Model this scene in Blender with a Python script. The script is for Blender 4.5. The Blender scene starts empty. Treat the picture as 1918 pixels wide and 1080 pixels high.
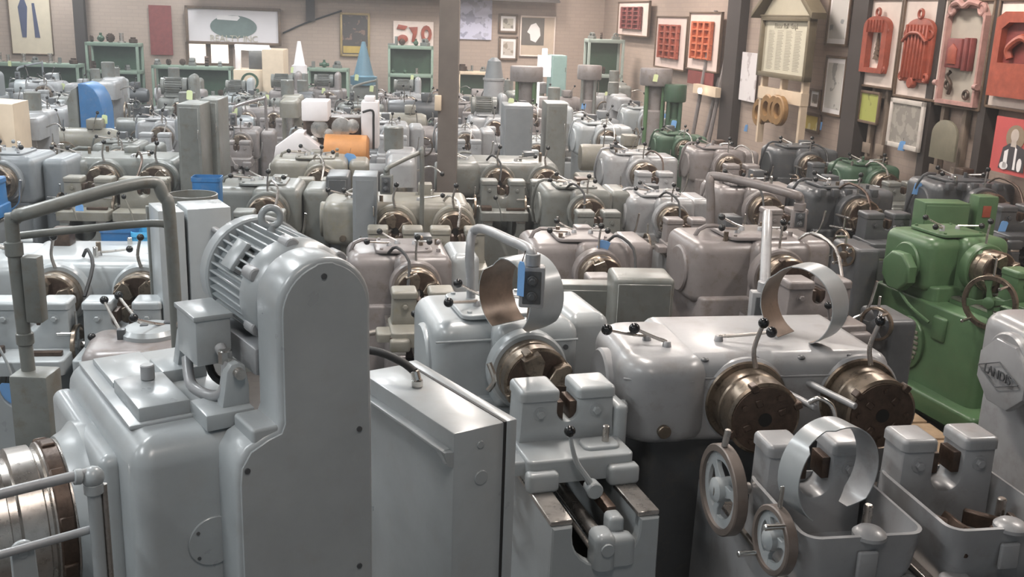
import bpy, bmesh, math, random
from mathutils import Matrix, Vector
random.seed(7)
PI = math.pi
R = math.radians
SC = bpy.context.scene
COL = SC.collection

# ---------------------------------------------------------------- camera
FPX, HC = 1900.0, 2.6
PITCH, ROLL = R(15.0), R(2.0)
cam = bpy.data.cameras.new('camera')
cam.sensor_width = 36.0
cam.lens = 36.0 * FPX / 1918.0
cam.clip_start = 0.05
camo = bpy.data.objects.new('camera', cam)
COL.objects.link(camo)
camo.matrix_world = (Matrix.Translation((0, 0, HC)) @ Matrix.Rotation(PI / 2 - PITCH, 4, 'X')
                     @ Matrix.Rotation(ROLL, 4, 'Z'))
SC.camera = camo

# ---------------------------------------------------------------- world, lights, exposure
SC.view_settings.view_transform = 'Standard'
SC.view_settings.look = 'None'
SC.view_settings.gamma = 1.0
SC.view_settings.exposure = 0.30
world = bpy.data.worlds.new('world')
SC.world = world
world.use_nodes = True
world.node_tree.nodes['Background'].inputs[0].default_value = (0.80, 0.90, 0.97, 1)
world.node_tree.nodes['Background'].inputs[1].default_value = 0.29
LAMPS = [(-6.2, 1.2), (-2.9, 1.2), (.1, .6)]  # the last of these is added as fill for the foreground fronts
for _y in (5.0, 9.0, 13.0, 17.0, 21.0):
    for _x in (-9.5, -6.2, -2.9, .1, 6.3 - .182 * _y - 1.5):  # rightmost lamps added to brighten the right wall and its boards
        LAMPS.append((_x, _y))
for _x, _y in LAMPS:
    ld = bpy.data.lights.new('fluorescent_light', 'AREA')
    ld.shape = 'RECTANGLE'
    ld.size, ld.size_y = 0.35, 1.5
    warm = _x > 0.0
    ld.color = (1.0, 0.91, 0.84) if warm else (0.94, 0.98, 1.0)
    ld.energy = (140 if warm else 140) * ((0.35 if _x > -1 else 0.8) if _y < 3 else 1.0)
    lo = bpy.data.objects.new('fluorescent_light', ld)
    COL.objects.link(lo)
    lo.location = (_x, _y, 4.27)


def ray(px, py):
    u = (px - 959) / FPX
    v = (540 - py) / FPX
    c, s = math.cos(ROLL), math.sin(ROLL)
    x, z = u * c - v * s, u * s + v * c
    return Vector((x, math.cos(PITCH) + z * math.sin(PITCH), -math.sin(PITCH) + z * math.cos(PITCH)))


def at(px, py, z):
    """world point seen at a pixel of the photograph, at height z"""
    r = ray(px, py)
    return Vector((0, 0, HC)) + r * ((z - HC) / r.z)


def aty(px, py, y):
    r = ray(px, py)
    return Vector((0, 0, HC)) + r * (y / r.y)


# ---------------------------------------------------------------- materials
MATS = {}


def mat(name, col, rough=0.5, metal=0.0, var=0.12, scale=6.0, bump=0.0, dust=0.0, dcol=(0.30, 0.27, 0.23), coat=0.0, spec=0.5):
    if name in MATS:
        return MATS[name]
    m = bpy.data.materials.new(name)
    m.use_nodes = True
    nt = m.node_tree
    b = nt.nodes['Principled BSDF']
    b.inputs['Roughness'].default_value = rough
    b.inputs['Metallic'].default_value = metal
    b.inputs['Specular IOR Level'].default_value = spec
    if coat:
        b.inputs['Coat Weight'].default_value = coat
        b.inputs['Coat Roughness'].default_value = 0.15
    tc = nt.nodes.new('ShaderNodeTexCoord')
    n = nt.nodes.new('ShaderNodeTexNoise')
    n.inputs['Scale'].default_value = scale
    n.inputs['Detail'].default_value = 5
    n.inputs['Roughness'].default_value = 0.62
    nt.links.new(tc.outputs['Object'], n.inputs['Vector'])
    mr = nt.nodes.new('ShaderNodeMapRange')
    mr.inputs[1].default_value = 0.3
    mr.inputs[2].default_value = 0.7
    mr.inputs[3].default_value = 1 - var
    mr.inputs[4].default_value = 1 + var
    nt.links.new(n.outputs['Fac'], mr.inputs[0])
    vm = nt.nodes.new('ShaderNodeVectorMath')
    vm.operation = 'SCALE'
    vm.inputs[0].default_value = col
    nt.links.new(mr.outputs[0], vm.inputs['Scale'])
    out = vm.outputs[0]
    if dust:
        n2 = nt.nodes.new('ShaderNodeTexNoise')
        n2.inputs['Scale'].default_value = scale * 2.3
        n2.inputs['Detail'].default_value = 8
        n2.inputs['Roughness'].default_value = 0.7
        nt.links.new(tc.outputs['Object'], n2.inputs['Vector'])
        m2 = nt.nodes.new('ShaderNodeMapRange')
        m2.inputs[1].default_value = 0.52
        m2.inputs[2].default_value = 0.68
        m2.inputs[3].default_value = 0
        m2.inputs[4].default_value = dust
        nt.links.new(n2.outputs['Fac'], m2.inputs[0])
        mx = nt.nodes.new('ShaderNodeMix')
        mx.data_type = 'RGBA'
        nt.links.new(m2.outputs[0], mx.inputs['Factor'])
        nt.links.new(out, mx.inputs['A'])
        mx.inputs['B'].default_value = (*dcol, 1)
        out = mx.outputs['Result']
    nt.links.new(out, b.inputs['Base Color'])
    mr3 = nt.nodes.new('ShaderNodeMapRange')
    mr3.inputs[3].default_value = max(0, rough - .08)
    mr3.inputs[4].default_value = min(1, rough + .12)
    nt.links.new(n.outputs['Fac'], mr3.inputs[0])
    nt.links.new(mr3.outputs[0], b.inputs['Roughness'])
    if bump:
        bp = nt.nodes.new('ShaderNodeBump')
        bp.inputs['Strength'].default_value = bump
        bp.inputs['Distance'].default_value = 0.004
        n3 = nt.nodes.new('ShaderNodeTexNoise')
        n3.inputs['Scale'].default_value = scale * 4
        n3.inputs['Detail'].default_value = 3
        nt.links.new(tc.outputs['Object'], n3.inputs['Vector'])
        nt.links.new(n3.outputs['Fac'], bp.inputs['Height'])
        nt.links.new(bp.outputs[0], b.inputs['Normal'])
    MATS[name] = m
    return m


def emat(name, col, st):
    if name in MATS:
        return MATS[name]
    m = bpy.data.materials.new(name)
    m.use_nodes = True
    b = m.node_tree.nodes['Principled BSDF']
    b.inputs['Base Color'].default_value = (*col, 1)
    b.inputs['Emission Color'].default_value = (*col, 1)
    b.inputs['Emission Strength'].default_value = st
    MATS[name] = m
    return m


GREY = mat('grey_paint', (0.30, 0.305, 0.312), 0.32, 0, 0.10, 4, 0.25, 0.5, (0.20, 0.185, 0.17), spec=.6, coat=.12)
GREYL = mat('light_grey_paint', (0.345, 0.37, 0.38), 0.29, 0, 0.08, 4, 0.2, 0.25, (0.30, 0.29, 0.27), spec=.6, coat=.15)
GREYG = mat('greenish_grey_paint', (0.165, 0.172, 0.16), 0.34, 0, 0.15, 5, 0.2, 0.7, (0.13, 0.11, 0.085))
GREYP = mat('pinkish_grey_paint', (0.215, 0.195, 0.19), 0.31, 0, 0.15, 5, 0.2, 0.7, (0.15, 0.12, 0.10))
GREYD = mat('dark_grey_paint', (0.075, 0.08, 0.085), 0.36, 0, 0.15, 5, 0.2, 0.4, (0.13, 0.115, 0.10))
GREYB = mat('blue_grey_paint', (0.19, 0.205, 0.215), 0.33, 0, 0.10, 5, 0.2, 0.3, (0.2, 0.2, 0.19))
CREAMG = mat('mottled_green_cream_paint', (0.215, 0.205, 0.175), 0.38, 0, 0.15, 7, 0.2, 0.7, (0.20, 0.18, 0.12))
GREEN = mat('green_machine_paint', (0.075, 0.145, 0.068), 0.36, 0, 0.12, 5, 0.2, 0.35, (0.10, 0.14, 0.07))
DGREEN = mat('dark_green_paint', (0.045, 0.09, 0.055), 0.42, 0, 0.15, 5, 0.2, 0.3, (0.08, 0.08, 0.06))
STEEL = mat('machined_steel', (0.50, 0.47, 0.44), 0.27, 0.9, 0.12, 14, 0.0, 0.4, (0.16, 0.12, 0.09))
BRONZE = mat('oily_bronze_steel', (0.25, 0.205, 0.16), 0.30, 0.85, 0.25, 12, 0.0, 0.8, (0.05, 0.035, 0.025))
RUST = mat('dark_rusty_iron', (0.085, 0.058, 0.044), 0.40, 0.5, 0.35, 18, 0.3, 0.6, (0.05, 0.035, 0.028))
BLACK = mat('black_knob_plastic', (0.012, 0.013, 0.014), 0.16, 0, 0.1, 9)
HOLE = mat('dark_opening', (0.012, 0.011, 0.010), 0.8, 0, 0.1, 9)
CHROME = mat('worn_chrome', (0.72, 0.70, 0.67), 0.2, 1.0, 0.1, 12, 0, .3, (.25, .2, .15))
WOOD = mat('pallet_wood', (0.34, 0.24, 0.15), 0.75, 0, 0.25, 9, 0.5)
TAGB = mat('blue_paper_tag', (0.22, 0.46, 0.85), 0.6, 0, 0.03)
TAGY = mat('yellow_green_paper_tag', (0.72, 0.80, 0.45), 0.6, 0, 0.03)
BLUE = mat('bright_blue_paint', (0.03, 0.14, 0.33), 0.4, 0, 0.15, 6, 0.1, 0.2)
WHITE = mat('white_painted_steel', (0.72, 0.68, 0.68), 0.4, 0, 0.05)
CREAM = mat('cream_painted_steel', (0.62, 0.50, 0.37), 0.45, 0, 0.08)
ORANGE = mat('orange_drum_paint', (0.50, 0.22, 0.07), 0.5, 0, 0.15)
REDC = mat('red_casting_paint', (0.31, 0.07, 0.04), 0.42, 0, 0.25, 10, 0.2)
REDM = mat('maroon_paint', (0.19, 0.045, 0.04), 0.5, 0, 0.2, 10, 0.2)
PINKC = mat('dusty_pink_casting_paint', (0.42, 0.24, 0.21), 0.5, 0, 0.2, 10)
BOARD = mat('cream_board', (0.78, 0.67, 0.60), 0.6, 0, 0.08)
FRAMEW = mat('picture_frame_wood', (0.13, 0.085, 0.055), 0.5, 0, 0.2, 20)
SHELFG = mat('green_shelf_paint', (0.21, 0.28, 0.22), 0.5, 0, 0.1)
BROWNC = mat('brown_column_paint', (0.135, 0.115, 0.10), 0.55, 0, 0.12, 5, .1)
DARKC = mat('dark_column_paint', (0.045, 0.036, 0.032), 0.6, 0, 0.12, 5, .1)
RUBBER = mat('black_rubber', (0.02, 0.02, 0.02), 0.6)
PAPER = mat('paper_white', (0.78, 0.75, 0.74), 0.7, 0, .03)


# ---------------------------------------------------------------- mesh builder
def axis_matrix(o, d, up=(0, 0, 1)):
    """frame at o whose local Z runs along d"""
    z = Vector(d).normalized()
    u = Vector(up)
    if abs(z.dot(u)) > .98:
        u = Vector((0, 1, 0))
    x = u.cross(z).normalized()
    y = z.cross(x)
    m = Matrix((x, y, z)).transposed().to_4x4()
    m.translation = Vector(o)
    return m


def rr(w, d, r, seg=5, cx=0, cy=0):
    """rounded rectangle, counter-clockwise"""
    r = max(min(r, w / 2 - 1e-4, d / 2 - 1e-4), 1e-4)
    pts = []
    for k, (sx, sy) in enumerate(((1, 1), (-1, 1), (-1, -1), (1, -1))):
        for i in range(seg + 1):
            a = k * PI / 2 + PI / 2 * i / seg
            pts.append((cx + sx * (w / 2 - r) + r * math.cos(a), cy + sy * (d / 2 - r) + r * math.sin(a)))
    return pts


class MB:
    def __init__(s):
        s.bm = bmesh.new()

    def _merge(s, b, M=None):
        if M is not None:
            bmesh.ops.transform(b, matrix=M, verts=b.verts)
        me = bpy.data.meshes.new('tmp')
        b.to_mesh(me)
        b.free()
        s.bm.from_mesh(me)
        bpy.data.meshes.remove(me)
        return s

    def loft(s, rings, cap0=True, cap1=True, M=None, closed=False):
        b = bmesh.new()
        vr = [[b.verts.new(p) for p in r] for r in rings]
        n = len(rings[0])
        L = len(vr)
        for i in range(L if closed else L - 1):
            A, B = vr[i], vr[(i + 1) % L]
            for j in range(n):
                b.faces.new((A[j], A[(j + 1) % n], B[(j + 1) % n], B[j]))
        if not closed:
            if cap0:
                b.faces.new(list(reversed(vr[0])))
            if cap1:
                b.faces.new(vr[-1])
        return s._merge(b, M)

    def box(s, x0, x1, y0, y1, z0, z1, bev=0.0, seg=2, M=None):
        b = bmesh.new()
        bmesh.ops.create_cube(b, size=1)
        bmesh.ops.scale(b, vec=(abs(x1 - x0), abs(y1 - y0), abs(z1 - z0)), verts=b.verts)
        bmesh.ops.translate(b, vec=((x0 + x1) / 2, (y0 + y1) / 2, (z0 + z1) / 2), verts=b.verts)
        if bev:
            bev = min(bev, .45 * min(abs(x1 - x0), abs(y1 - y0), abs(z1 - z0)))
            bmesh.ops.bevel(b, geom=b.edges[:], offset=bev, segments=seg, affect='EDGES', profile=.5)
        return s._merge(b, M)

    def fbox(s, x0, x1, y0, y1, z0, z1, rv=.06, rt=.05, rb=0.0, seg=6, taper=0.0, M=None):
        """casting: big vertical-edge radius, filleted top (and bottom)"""
        w, d = x1 - x0, y1 - y0
        cx, cy = (x0 + x1) / 2, (y0 + y1) / 2
        rings = []

        def ring(ins, z):
            t = taper * (z - z0) / (z1 - z0)
            pts = rr(w - 2 * ins - 2 * t, d - 2 * ins - 2 * t, max(rv - ins, .004), seg, cx, cy)
            rings.append([(x, y, z) for x, y in pts])
        if rb:
            for i in range(5):
                a = PI / 2 * (1 - i / 4)
                ring(rb * (1 - math.cos(a)), z0 + rb * (1 - math.sin(a)))
        else:
            ring(0, z0)
        if rt:
            for i in range(6):
                a = PI / 2 * i / 5
                ring(rt * (1 - math.cos(a)), z1 - rt + rt * math.sin(a))
        else:
            ring(0, z1)
        return s.loft(rings, M=M)

    def cyl(s, p0, p1, r, r2=None, n=20, bev=0.0):
        p0, p1 = Vector(p0), Vector(p1)
        L = (p1 - p0).length
        r2 = r if r2 is None else r2
        pr = [(r, 0), (r2, L)]
        if bev:
            pr = [(r - bev, 0), (r, bev), (r2, L - bev), (r2 - bev, L)]
        return s.lathe(pr, p0, p1 - p0, n)

    def lathe(s, prof, o=(0, 0, 0), d=(0, 0, 1), n=32, cap=True):
        M = axis_matrix(o, d)
        rings = [[(r * math.cos(2 * PI * i / n), r * math.sin(2 * PI * i / n), t) for i in range(n)] for r, t in prof]
        return s.loft(rings, cap, cap, M)

    def ring(s, ro, ri, t0, t1, o=(0, 0, 0), d=(0, 0, 1), n=36, bev=.004):
        M = axis_matrix(o, d)
        pr = [(ri, t0), (ro - bev, t0), (ro, t0 + bev), (ro, t1 - bev), (ro - bev, t1), (ri, t1)]
        rings = [[(r * math.cos(2 * PI * i / n), r * math.sin(2 * PI * i / n), t) for i in range(n)] for r, t in pr]
        return s.loft(rings, M=M, closed=True)

    def torus(s, R_, r, o=(0, 0, 0), d=(0, 0, 1), n=32, k=8, a0=0.0, a1=2 * PI):
        M = axis_matrix(o, d)
        full = abs(a1 - a0) > 6.28
        N = n if full else n + 1
        rings = []
        for i in range(N):
            a = a0 + (a1 - a0) * i / n
            rings.append([((R_ + r * math.cos(2 * PI * j / k)) * math.cos(a), (R_ + r * math.cos(2 * PI * j / k)) * math.sin(a),
                           r * math.sin(2 * PI * j / k)) for j in range(k)])
        return s.loft(rings, M=M, closed=full)

    def sphere(s, c, r, n=14, sc=(1, 1, 1)):
        b = bmesh.new()
        bmesh.ops.create_uvsphere(b, u_segments=n, v_segments=n // 2 + 2, radius=r)
        bmesh.ops.scale(b, vec=sc, verts=b.verts)
        bmesh.ops.translate(b, vec=c, verts=b.verts)
        return s._merge(b)

    def tube(s, pts, r, n=8, sub=5, r2=None, smooth=True):
        P_ = [Vector(p) for p in pts]
        if smooth and len(P_) > 2:
            Q = []
            for i in range(len(P_) - 1):
                a = P_[max(i - 1, 0)]
                b_, c = P_[i], P_[i + 1]
                d = P_[min(i + 2, len(P_) - 1)]
                for k in range(sub):
                    t = k / sub
                    Q.append(.5 * ((2 * b_) + (c - a) * t + (2 * a - 5 * b_ + 4 * c - d) * t * t + (3 * b_ - a - 3 * c + d) * t ** 3))
            Q.append(P_[-1])
            P_ = Q
        rings = []
        prev = None
        N = len(P_)
        for i, p in enumerate(P_):
            t = (P_[min(i + 1, N - 1)] - P_[max(i - 1, 0)]).normalized()
            if prev is None:
                u = Vector((0, 0, 1)) if abs(t.z) < .9 else Vector((1, 0, 0))
                x = u.cross(t).normalized()
            else:
                x = (prev - t * prev.dot(t)).normalized()
            prev = x
            y = t.cross(x)
            rad = r if r2 is None else r + (r2 - r) * i / (N - 1)
            rings.append([p + x * rad * math.cos(2 * PI * j / n) + y * rad * math.sin(2 * PI * j / n) for j in range(n)])
        return s.loft(rings)

    def prism(s, poly, a, b, plane='xz', bev=0.0, seg=2, M=None):
        """outline extruded from a to b along the axis missing in plane"""
        bm_ = bmesh.new()

        def f(p, t):
            if plane == 'xz':
                return (p[0], t, p[1])
            if plane == 'yz':
                return (t, p[0], p[1])
            return (p[0], p[1], t)
        A = [bm_.verts.new(f(p, a)) for p in poly]
        B = [bm_.verts.new(f(p, b)) for p in poly]
        n = len(poly)
        fa = bm_.faces.new(A)
        fb = bm_.faces.new(list(reversed(B)))
        for i in range(n):
            bm_.faces.new((A[i], B[i], B[(i + 1) % n], A[(i + 1) % n]))
        bmesh.ops.recalc_face_normals(bm_, faces=bm_.faces[:])
        if bev:
            ed = set(fa.edges[:]) | set(fb.edges[:])
            bmesh.ops.bevel(bm_, geom=list(ed), offset=bev, segments=seg, affect='EDGES', profile=.5)
        return s._merge(bm_, M)

    def mesh(s, name, m, ang=38):
        bmesh.ops.recalc_face_normals(s.bm, faces=s.bm.faces[:])
        me = bpy.data.meshes.new(name)
        s.bm.to_mesh(me)
        s.bm.free()
        for x in (m if isinstance(m, (list, tuple)) else [m]):
            me.materials.append(x)
        me.polygons.foreach_set('use_smooth', [True] * len(me.polygons))
        me.set_sharp_from_angle(angle=R(ang))
        return me

    def part(s, name, m, parent=None, label=None):
        o = bpy.data.objects.new(name, s.mesh(name, m))
        COL.objects.link(o)
        if parent:
            o.parent = parent
        if label:
            o['label'] = label
        return o


def tag(o, label, cat=None, group=None, kind=None):
    o['label'] = label
    if cat:
        o['category'] = cat
    if group:
        o['group'] = group
    if kind:
        o['kind'] = kind
    return o


def thing(name, label, cat, loc=(0, 0, 0), deg=0, s=1.0, group=None):
    o = bpy.data.objects.new(name, None)
    COL.objects.link(o)
    o.empty_display_size = .1
    o.location = loc
    o.rotation_euler = (0, 0, R(deg))
    o.scale = (s, s, s)
    return tag(o, label, cat, group)


def solo(mb, name, m, label, cat, loc=(0, 0, 0), deg=0, group=None, s=1.0):
    o = mb.part(name, m)
    o.location = loc
    o.rotation_euler = (0, 0, R(deg))
    o.scale = (s, s, s)
    return tag(o, label, cat, group)


def struct(mb, name, m):
    o = mb.part(name, m)
    o['kind'] = 'structure'
    return o


def kids(o):
    return [c for c in COL.objects if c.parent == o]


def copy_tree(o, parent=None, table=None):
    if table is None:
        table = {}
        for c in COL.objects:
            if c.parent:
                table.setdefault(c.parent.name, []).append(c)
    c = o.copy()
    COL.objects.link(c)
    c.parent = parent
    for ch in table.get(o.name, []):
        copy_tree(ch, c, table)
    return c


def merged(o, name):
    """one mesh of a thing and all its parts, for copies too far off to show them"""
    table = {}
    for c in COL.objects:
        if c.parent:
            table.setdefault(c.parent.name, []).append(c)
    b = bmesh.new()
    ms = []

    def rec(q, M):
        if q.type == 'MESH':
            me = q.data.copy()
            me.transform(M)
            off = []
            for x in me.materials:
                if x not in ms:
                    ms.append(x)
                off.append(ms.index(x))
            for p in me.polygons:
                p.material_index = off[p.material_index]
            b.from_mesh(me)
            bpy.data.meshes.remove(me)
        for ch in table.get(q.name, []):
            rec(ch, M @ ch.matrix_basis)
    rec(o, Matrix.Identity(4))
    me = bpy.data.meshes.new(name)
    b.to_mesh(me)
    b.free()
    for x in ms:
        me.materials.append(x)
    me.set_sharp_from_angle(angle=R(38))
    return me


def erase(o):
    for c in [c for c in COL.objects if c.parent == o]:
        erase(c)
    bpy.data.objects.remove(o)
# ---------------------------------------------------------------- the setting
def wall_mat(name, c1, c2, mort, s):
    m = bpy.data.materials.new(name)
    m.use_nodes = True
    nt = m.node_tree
    b = nt.nodes['Principled BSDF']
    b.inputs['Roughness'].default_value = .8
    tc = nt.nodes.new('ShaderNodeTexCoord')
    mp = nt.nodes.new('ShaderNodeMapping')
    mp.inputs['Rotation'].default_value = (PI / 2, 0, 0)
    nt.links.new(tc.outputs['Object'], mp.inputs['Vector'])
    br = nt.nodes.new('ShaderNodeTexBrick')
    br.inputs['Color1'].default_value = (*c1, 1)
    br.inputs['Color2'].default_value = (*c2, 1)
    br.inputs['Mortar'].default_value = (*mort, 1)
    br.inputs['Scale'].default_value = s
    br.inputs['Brick Width'].default_value = .5
    br.inputs['Row Height'].default_value = .17
    br.inputs['Mortar Size'].default_value = .014
    nt.links.new(mp.outputs[0], br.inputs['Vector'])
    nt.links.new(br.outputs['Color'], b.inputs['Base Color'])
    MATS[name] = m
    return m


BRICK = wall_mat('tan_brick', (0.40, 0.315, 0.26), (0.375, 0.295, 0.245), (0.35, 0.28, 0.235), 2.2)
FLOORM = mat('oil_stained_concrete', (0.085, 0.075, 0.068), 0.55, 0, 0.3, 1.3, .2, .6, (0.035, 0.03, 0.028))
CEILM = mat('dark_ceiling_boards', (0.10, 0.095, 0.09), 0.7, 0, .1)

WA = R(10.3)
CRN = Vector((1.9, 24.15, 0))                      # corner of back wall and right wall
RD = Vector((math.sin(WA), -math.cos(WA), 0))      # along the right wall towards the camera
BD = Vector((-math.cos(WA), -math.sin(WA), 0))     # along the back wall towards the left
MR = Matrix(((RD.x, -BD.x, 0, CRN.x), (RD.y, -BD.y, 0, CRN.y), (0, 0, 1, 0), (0, 0, 0, 1)))   # x along wall, y out of room
MK = Matrix(((-BD.x, -RD.x, 0, CRN.x), (-BD.y, -RD.y, 0, CRN.y), (0, 0, 1, 0), (0, 0, 0, 1)))  # back wall: x to the right, y out of room

struct(MB().box(-16, 9, -3, 27, -.12, 0), 'floor', FLOORM)
struct(MB().box(-16, 9, -3, 27, 4.4, 4.55), 'ceiling', CEILM)
w = struct(MB().box(-.02, 26.5, 0, .25, 0, 4.4), 'wall_right', BRICK)
w.matrix_world = MR
w = struct(MB().box(-17.5, .25, 0, .25, 0, 4.4), 'wall_back', BRICK)
w.matrix_world = MK
struct(MB().box(-12.6, -12.35, -3, 23, 0, 4.4), 'wall_left', BRICK)
# made-up girder, standing in for the dark band atop the back wall
w = struct(MB().box(-8.9, -1.2, -.62, -.5, 2.96, 3.3).box(-8.9, -1.2, -.7, -.42, 2.92, 2.96)
           .box(-8.9, -1.2, -.7, -.42, 3.3, 3.34), 'trim_1', DARKC)
w.matrix_world = MK
for _x, _y in LAMPS:
    f = MB().box(-.22, .22, -.8, .8, .06, .12, .01).box(-.2, -.12, -.8, .8, -.0, .06, .01).box(.12, .2, -.8, .8, 0, .06, .01)
    f.box(-.01, .01, -.7, -.68, .1, .2).box(-.01, .01, .68, .7, .1, .2)
    o = thing('ceiling_light', 'unseen fluorescent strip fitting hung under the dark ceiling', 'ceiling light', (_x, _y, 4.22), 0, 1, 'fluorescent ceiling lights')
    f.part('fitting', WHITE, o)


def wallpt(px, py, back=False, off=0.0):
    """(distance along the wall, height) of the wall point seen at a pixel"""
    r = ray(px, py)
    C0 = Vector((0, 0, HC))
    n = RD if back else BD
    base = CRN + n * off
    t = (base - C0).dot(n) / r.dot(n)
    p = C0 + r * t - CRN
    return (p.dot(-BD) if back else p.dot(RD)), p.z


def wrect(x0, y0, x1, y1, back=False, off=0.0):
    xm, ym = (x0 + x1) / 2, (y0 + y1) / 2
    a = wallpt(x0, ym, back, off)[0]
    b = wallpt(x1, ym, back, off)[0]
    return min(a, b), max(a, b), wallpt(xm, y1, back, off)[1], wallpt(xm, y0, back, off)[1]


def onwall(o, s0, z0, back=False, out=0.0, tilt=0.0):
    """set an object (built with x to the right, y away from the viewer) on a wall"""
    M = MK if back else MR
    o.matrix_world = M @ Matrix.Translation((s0, -out, z0)) @ Matrix.Rotation(tilt, 4, 'X')
    return o


def printmat(name, ground, inks, scale=9.0, th=.55, stretch=(1, 1, 1)):
    """flat printed sheet: ground colour with irregular inked areas"""
    if name in MATS:
        return MATS[name]
    m = bpy.data.materials.new(name)
    m.use_nodes = True
    nt = m.node_tree
    b = nt.nodes['Principled BSDF']
    b.inputs['Roughness'].default_value = .45
    tc = nt.nodes.new('ShaderNodeTexCoord')
    mp = nt.nodes.new('ShaderNodeMapping')
    mp.inputs['Scale'].default_value = stretch
    nt.links.new(tc.outputs['Object'], mp.inputs['Vector'])
    prev = None
    for i, ink in enumerate(inks):
        n = nt.nodes.new('ShaderNodeTexNoise')
        n.inputs['Scale'].default_value = scale * (1 + .7 * i)
        n.inputs['Detail'].default_value = 4
        mp2 = nt.nodes.new('ShaderNodeMapping')
        mp2.inputs['Location'].default_value = (3.1 * i + 1.7, 2.3 * i, 5.1 * i)
        nt.links.new(mp.outputs[0], mp2.inputs['Vector'])
        nt.links.new(mp2.outputs[0], n.inputs['Vector'])
        r = nt.nodes.new('ShaderNodeMapRange')
        r.inputs[1].default_value = th
        r.inputs[2].default_value = th + .03
        nt.links.new(n.outputs['Fac'], r.inputs[0])
        mx = nt.nodes.new('ShaderNodeMix')
        mx.data_type = 'RGBA'
        nt.links.new(r.outputs[0], mx.inputs['Factor'])
        if prev is None:
            mx.inputs['A'].default_value = (*ground, 1)
        else:
            nt.links.new(prev, mx.inputs['A'])
        mx.inputs['B'].default_value = (*ink, 1)
        prev = mx.outputs['Result']
    nt.links.new(prev, b.inputs['Base Color'])
    MATS[name] = m
    return m


def picture(name, label, cat, px, back, framem, fw, sheet, inner=None, extra=None, out=.03, depth=.03, mat_w=0.0, group=None):
    """framed flat picture on a wall; px = pixel rectangle"""
    s0, s1, z0, z1 = wrect(*px, back, out + depth)
    w_, h_ = s1 - s0, z1 - z0
    root = thing(name, label, cat, group=group)
    onwall(root, (s0 + s1) / 2, (z0 + z1) / 2, back, out)
    fw = min(fw, w_ * .2)
    if fw > 0:
        f = MB()
        for a in ((-w_ / 2, w_ / 2, -h_ / 2, -h_ / 2 + fw), (-w_ / 2, w_ / 2, h_ / 2 - fw, h_ / 2),
                  (-w_ / 2, -w_ / 2 + fw, -h_ / 2, h_ / 2), (w_ / 2 - fw, w_ / 2, -h_ / 2, h_ / 2)):
            f.box(a[0], a[1], -depth, .0, a[2], a[3], .004)
        f.part('frame', framem, root)
    g = MB().box(-w_ / 2 + fw * .5, w_ / 2 - fw * .5, -depth * .5, 0, -h_ / 2 + fw * .5, h_ / 2 - fw * .5)
    g.part('sheet', sheet, root)
    if inner:
        k = mat_w
        MB().box(-w_ / 2 + fw + k * w_, w_ / 2 - fw - k * w_, -depth * .5 - .004, -depth * .5, -h_ / 2 + fw + k * h_, h_ / 2 - fw - k * h_).part('print', inner, root)
    if extra:
        extra(root, w_, h_, -depth * .5 - .004)
    return root


def shape(root, name, m, polys, y0, y1, bev=0.0):
    b = MB()
    for p in polys:
        b.prism(p, y0, y1, 'xz', bev)
    return b.part(name, m, root)


def ell(cx, cz, rx, rz, n=20, a0=0, a1=2 * PI):
    return [(cx + rx * math.cos(a0 + (a1 - a0) * i / n), cz + rz * math.sin(a0 + (a1 - a0) * i / n)) for i in range(n + (0 if abs(a1 - a0) > 6.2 else 1))]
# ---------------------------------------------------------------- machine kit (x right, y away, front is -y; head axis at z = HZ)
HZ = 1.10


def knob_lever(root, pts, kr=.022, r=.0085, m=None, name='lever', extra_knobs=()):
    l = MB().tube(pts, r, 8, 4, r2=r * .8).part(name, m or STEEL, root)
    MB().sphere(pts[-1], kr, 16).part('knob', BLACK, l)
    for k in extra_knobs:
        MB().sphere(k, kr, 16).part('knob', BLACK, l)
    return l


def wheel(root, c, d, r, m_rim, m_in, rimw=.035, name='handwheel', handles=True, spokes=4, ri=None, hub=.03, rot=0.2, web=False):
    """spoked handwheel; rim, web with openings and crank handles"""
    M = axis_matrix(c, d)
    rim = MB().ring(r, r * .84, -rimw / 2, rimw / 2, c, d, 40, .004).part(name, m_rim, root)
    b = MB()
    if web:
        b.ring(r * .88, r * .64, -rimw * .12, rimw * .2, c, d, 40, .004)
    b.lathe([(hub, -rimw * .7), (hub, rimw * .7), (hub * .6, rimw * .9)], c, d, 16)
    for i in range(spokes):
        a = rot + i * 2 * PI / spokes
        p = [(hub * .7, -hub * .55), (r * .5, -hub * .32), (r * .86, -hub * .8), (r * .86, hub * .8), (r * .5, hub * .32), (hub * .7, hub * .55)]
        b.prism(p, -rimw * .22, rimw * .22, 'xy', .002, 1, M @ Matrix.Rotation(a, 4, 'Z'))
    b.part('spokes', m_in, rim)
    if handles:
        for i in range(2):
            a = rot + .7 + i * PI
            p = M @ Vector((r * .92 * math.cos(a), r * .92 * math.sin(a), 0))
            n = Vector(d).normalized()
            MB().cyl(p, p + n * (r * .75), .009, .011, 10, .003).part('crank_handle', CHROME, rim)
        MB().cyl(M @ Vector((0, r * .9, 0)), M @ Vector((0, r * 1.65, 0)), .009, .007, 10, .002).part('spoke_handle', CHROME, rim)
    return rim


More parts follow.
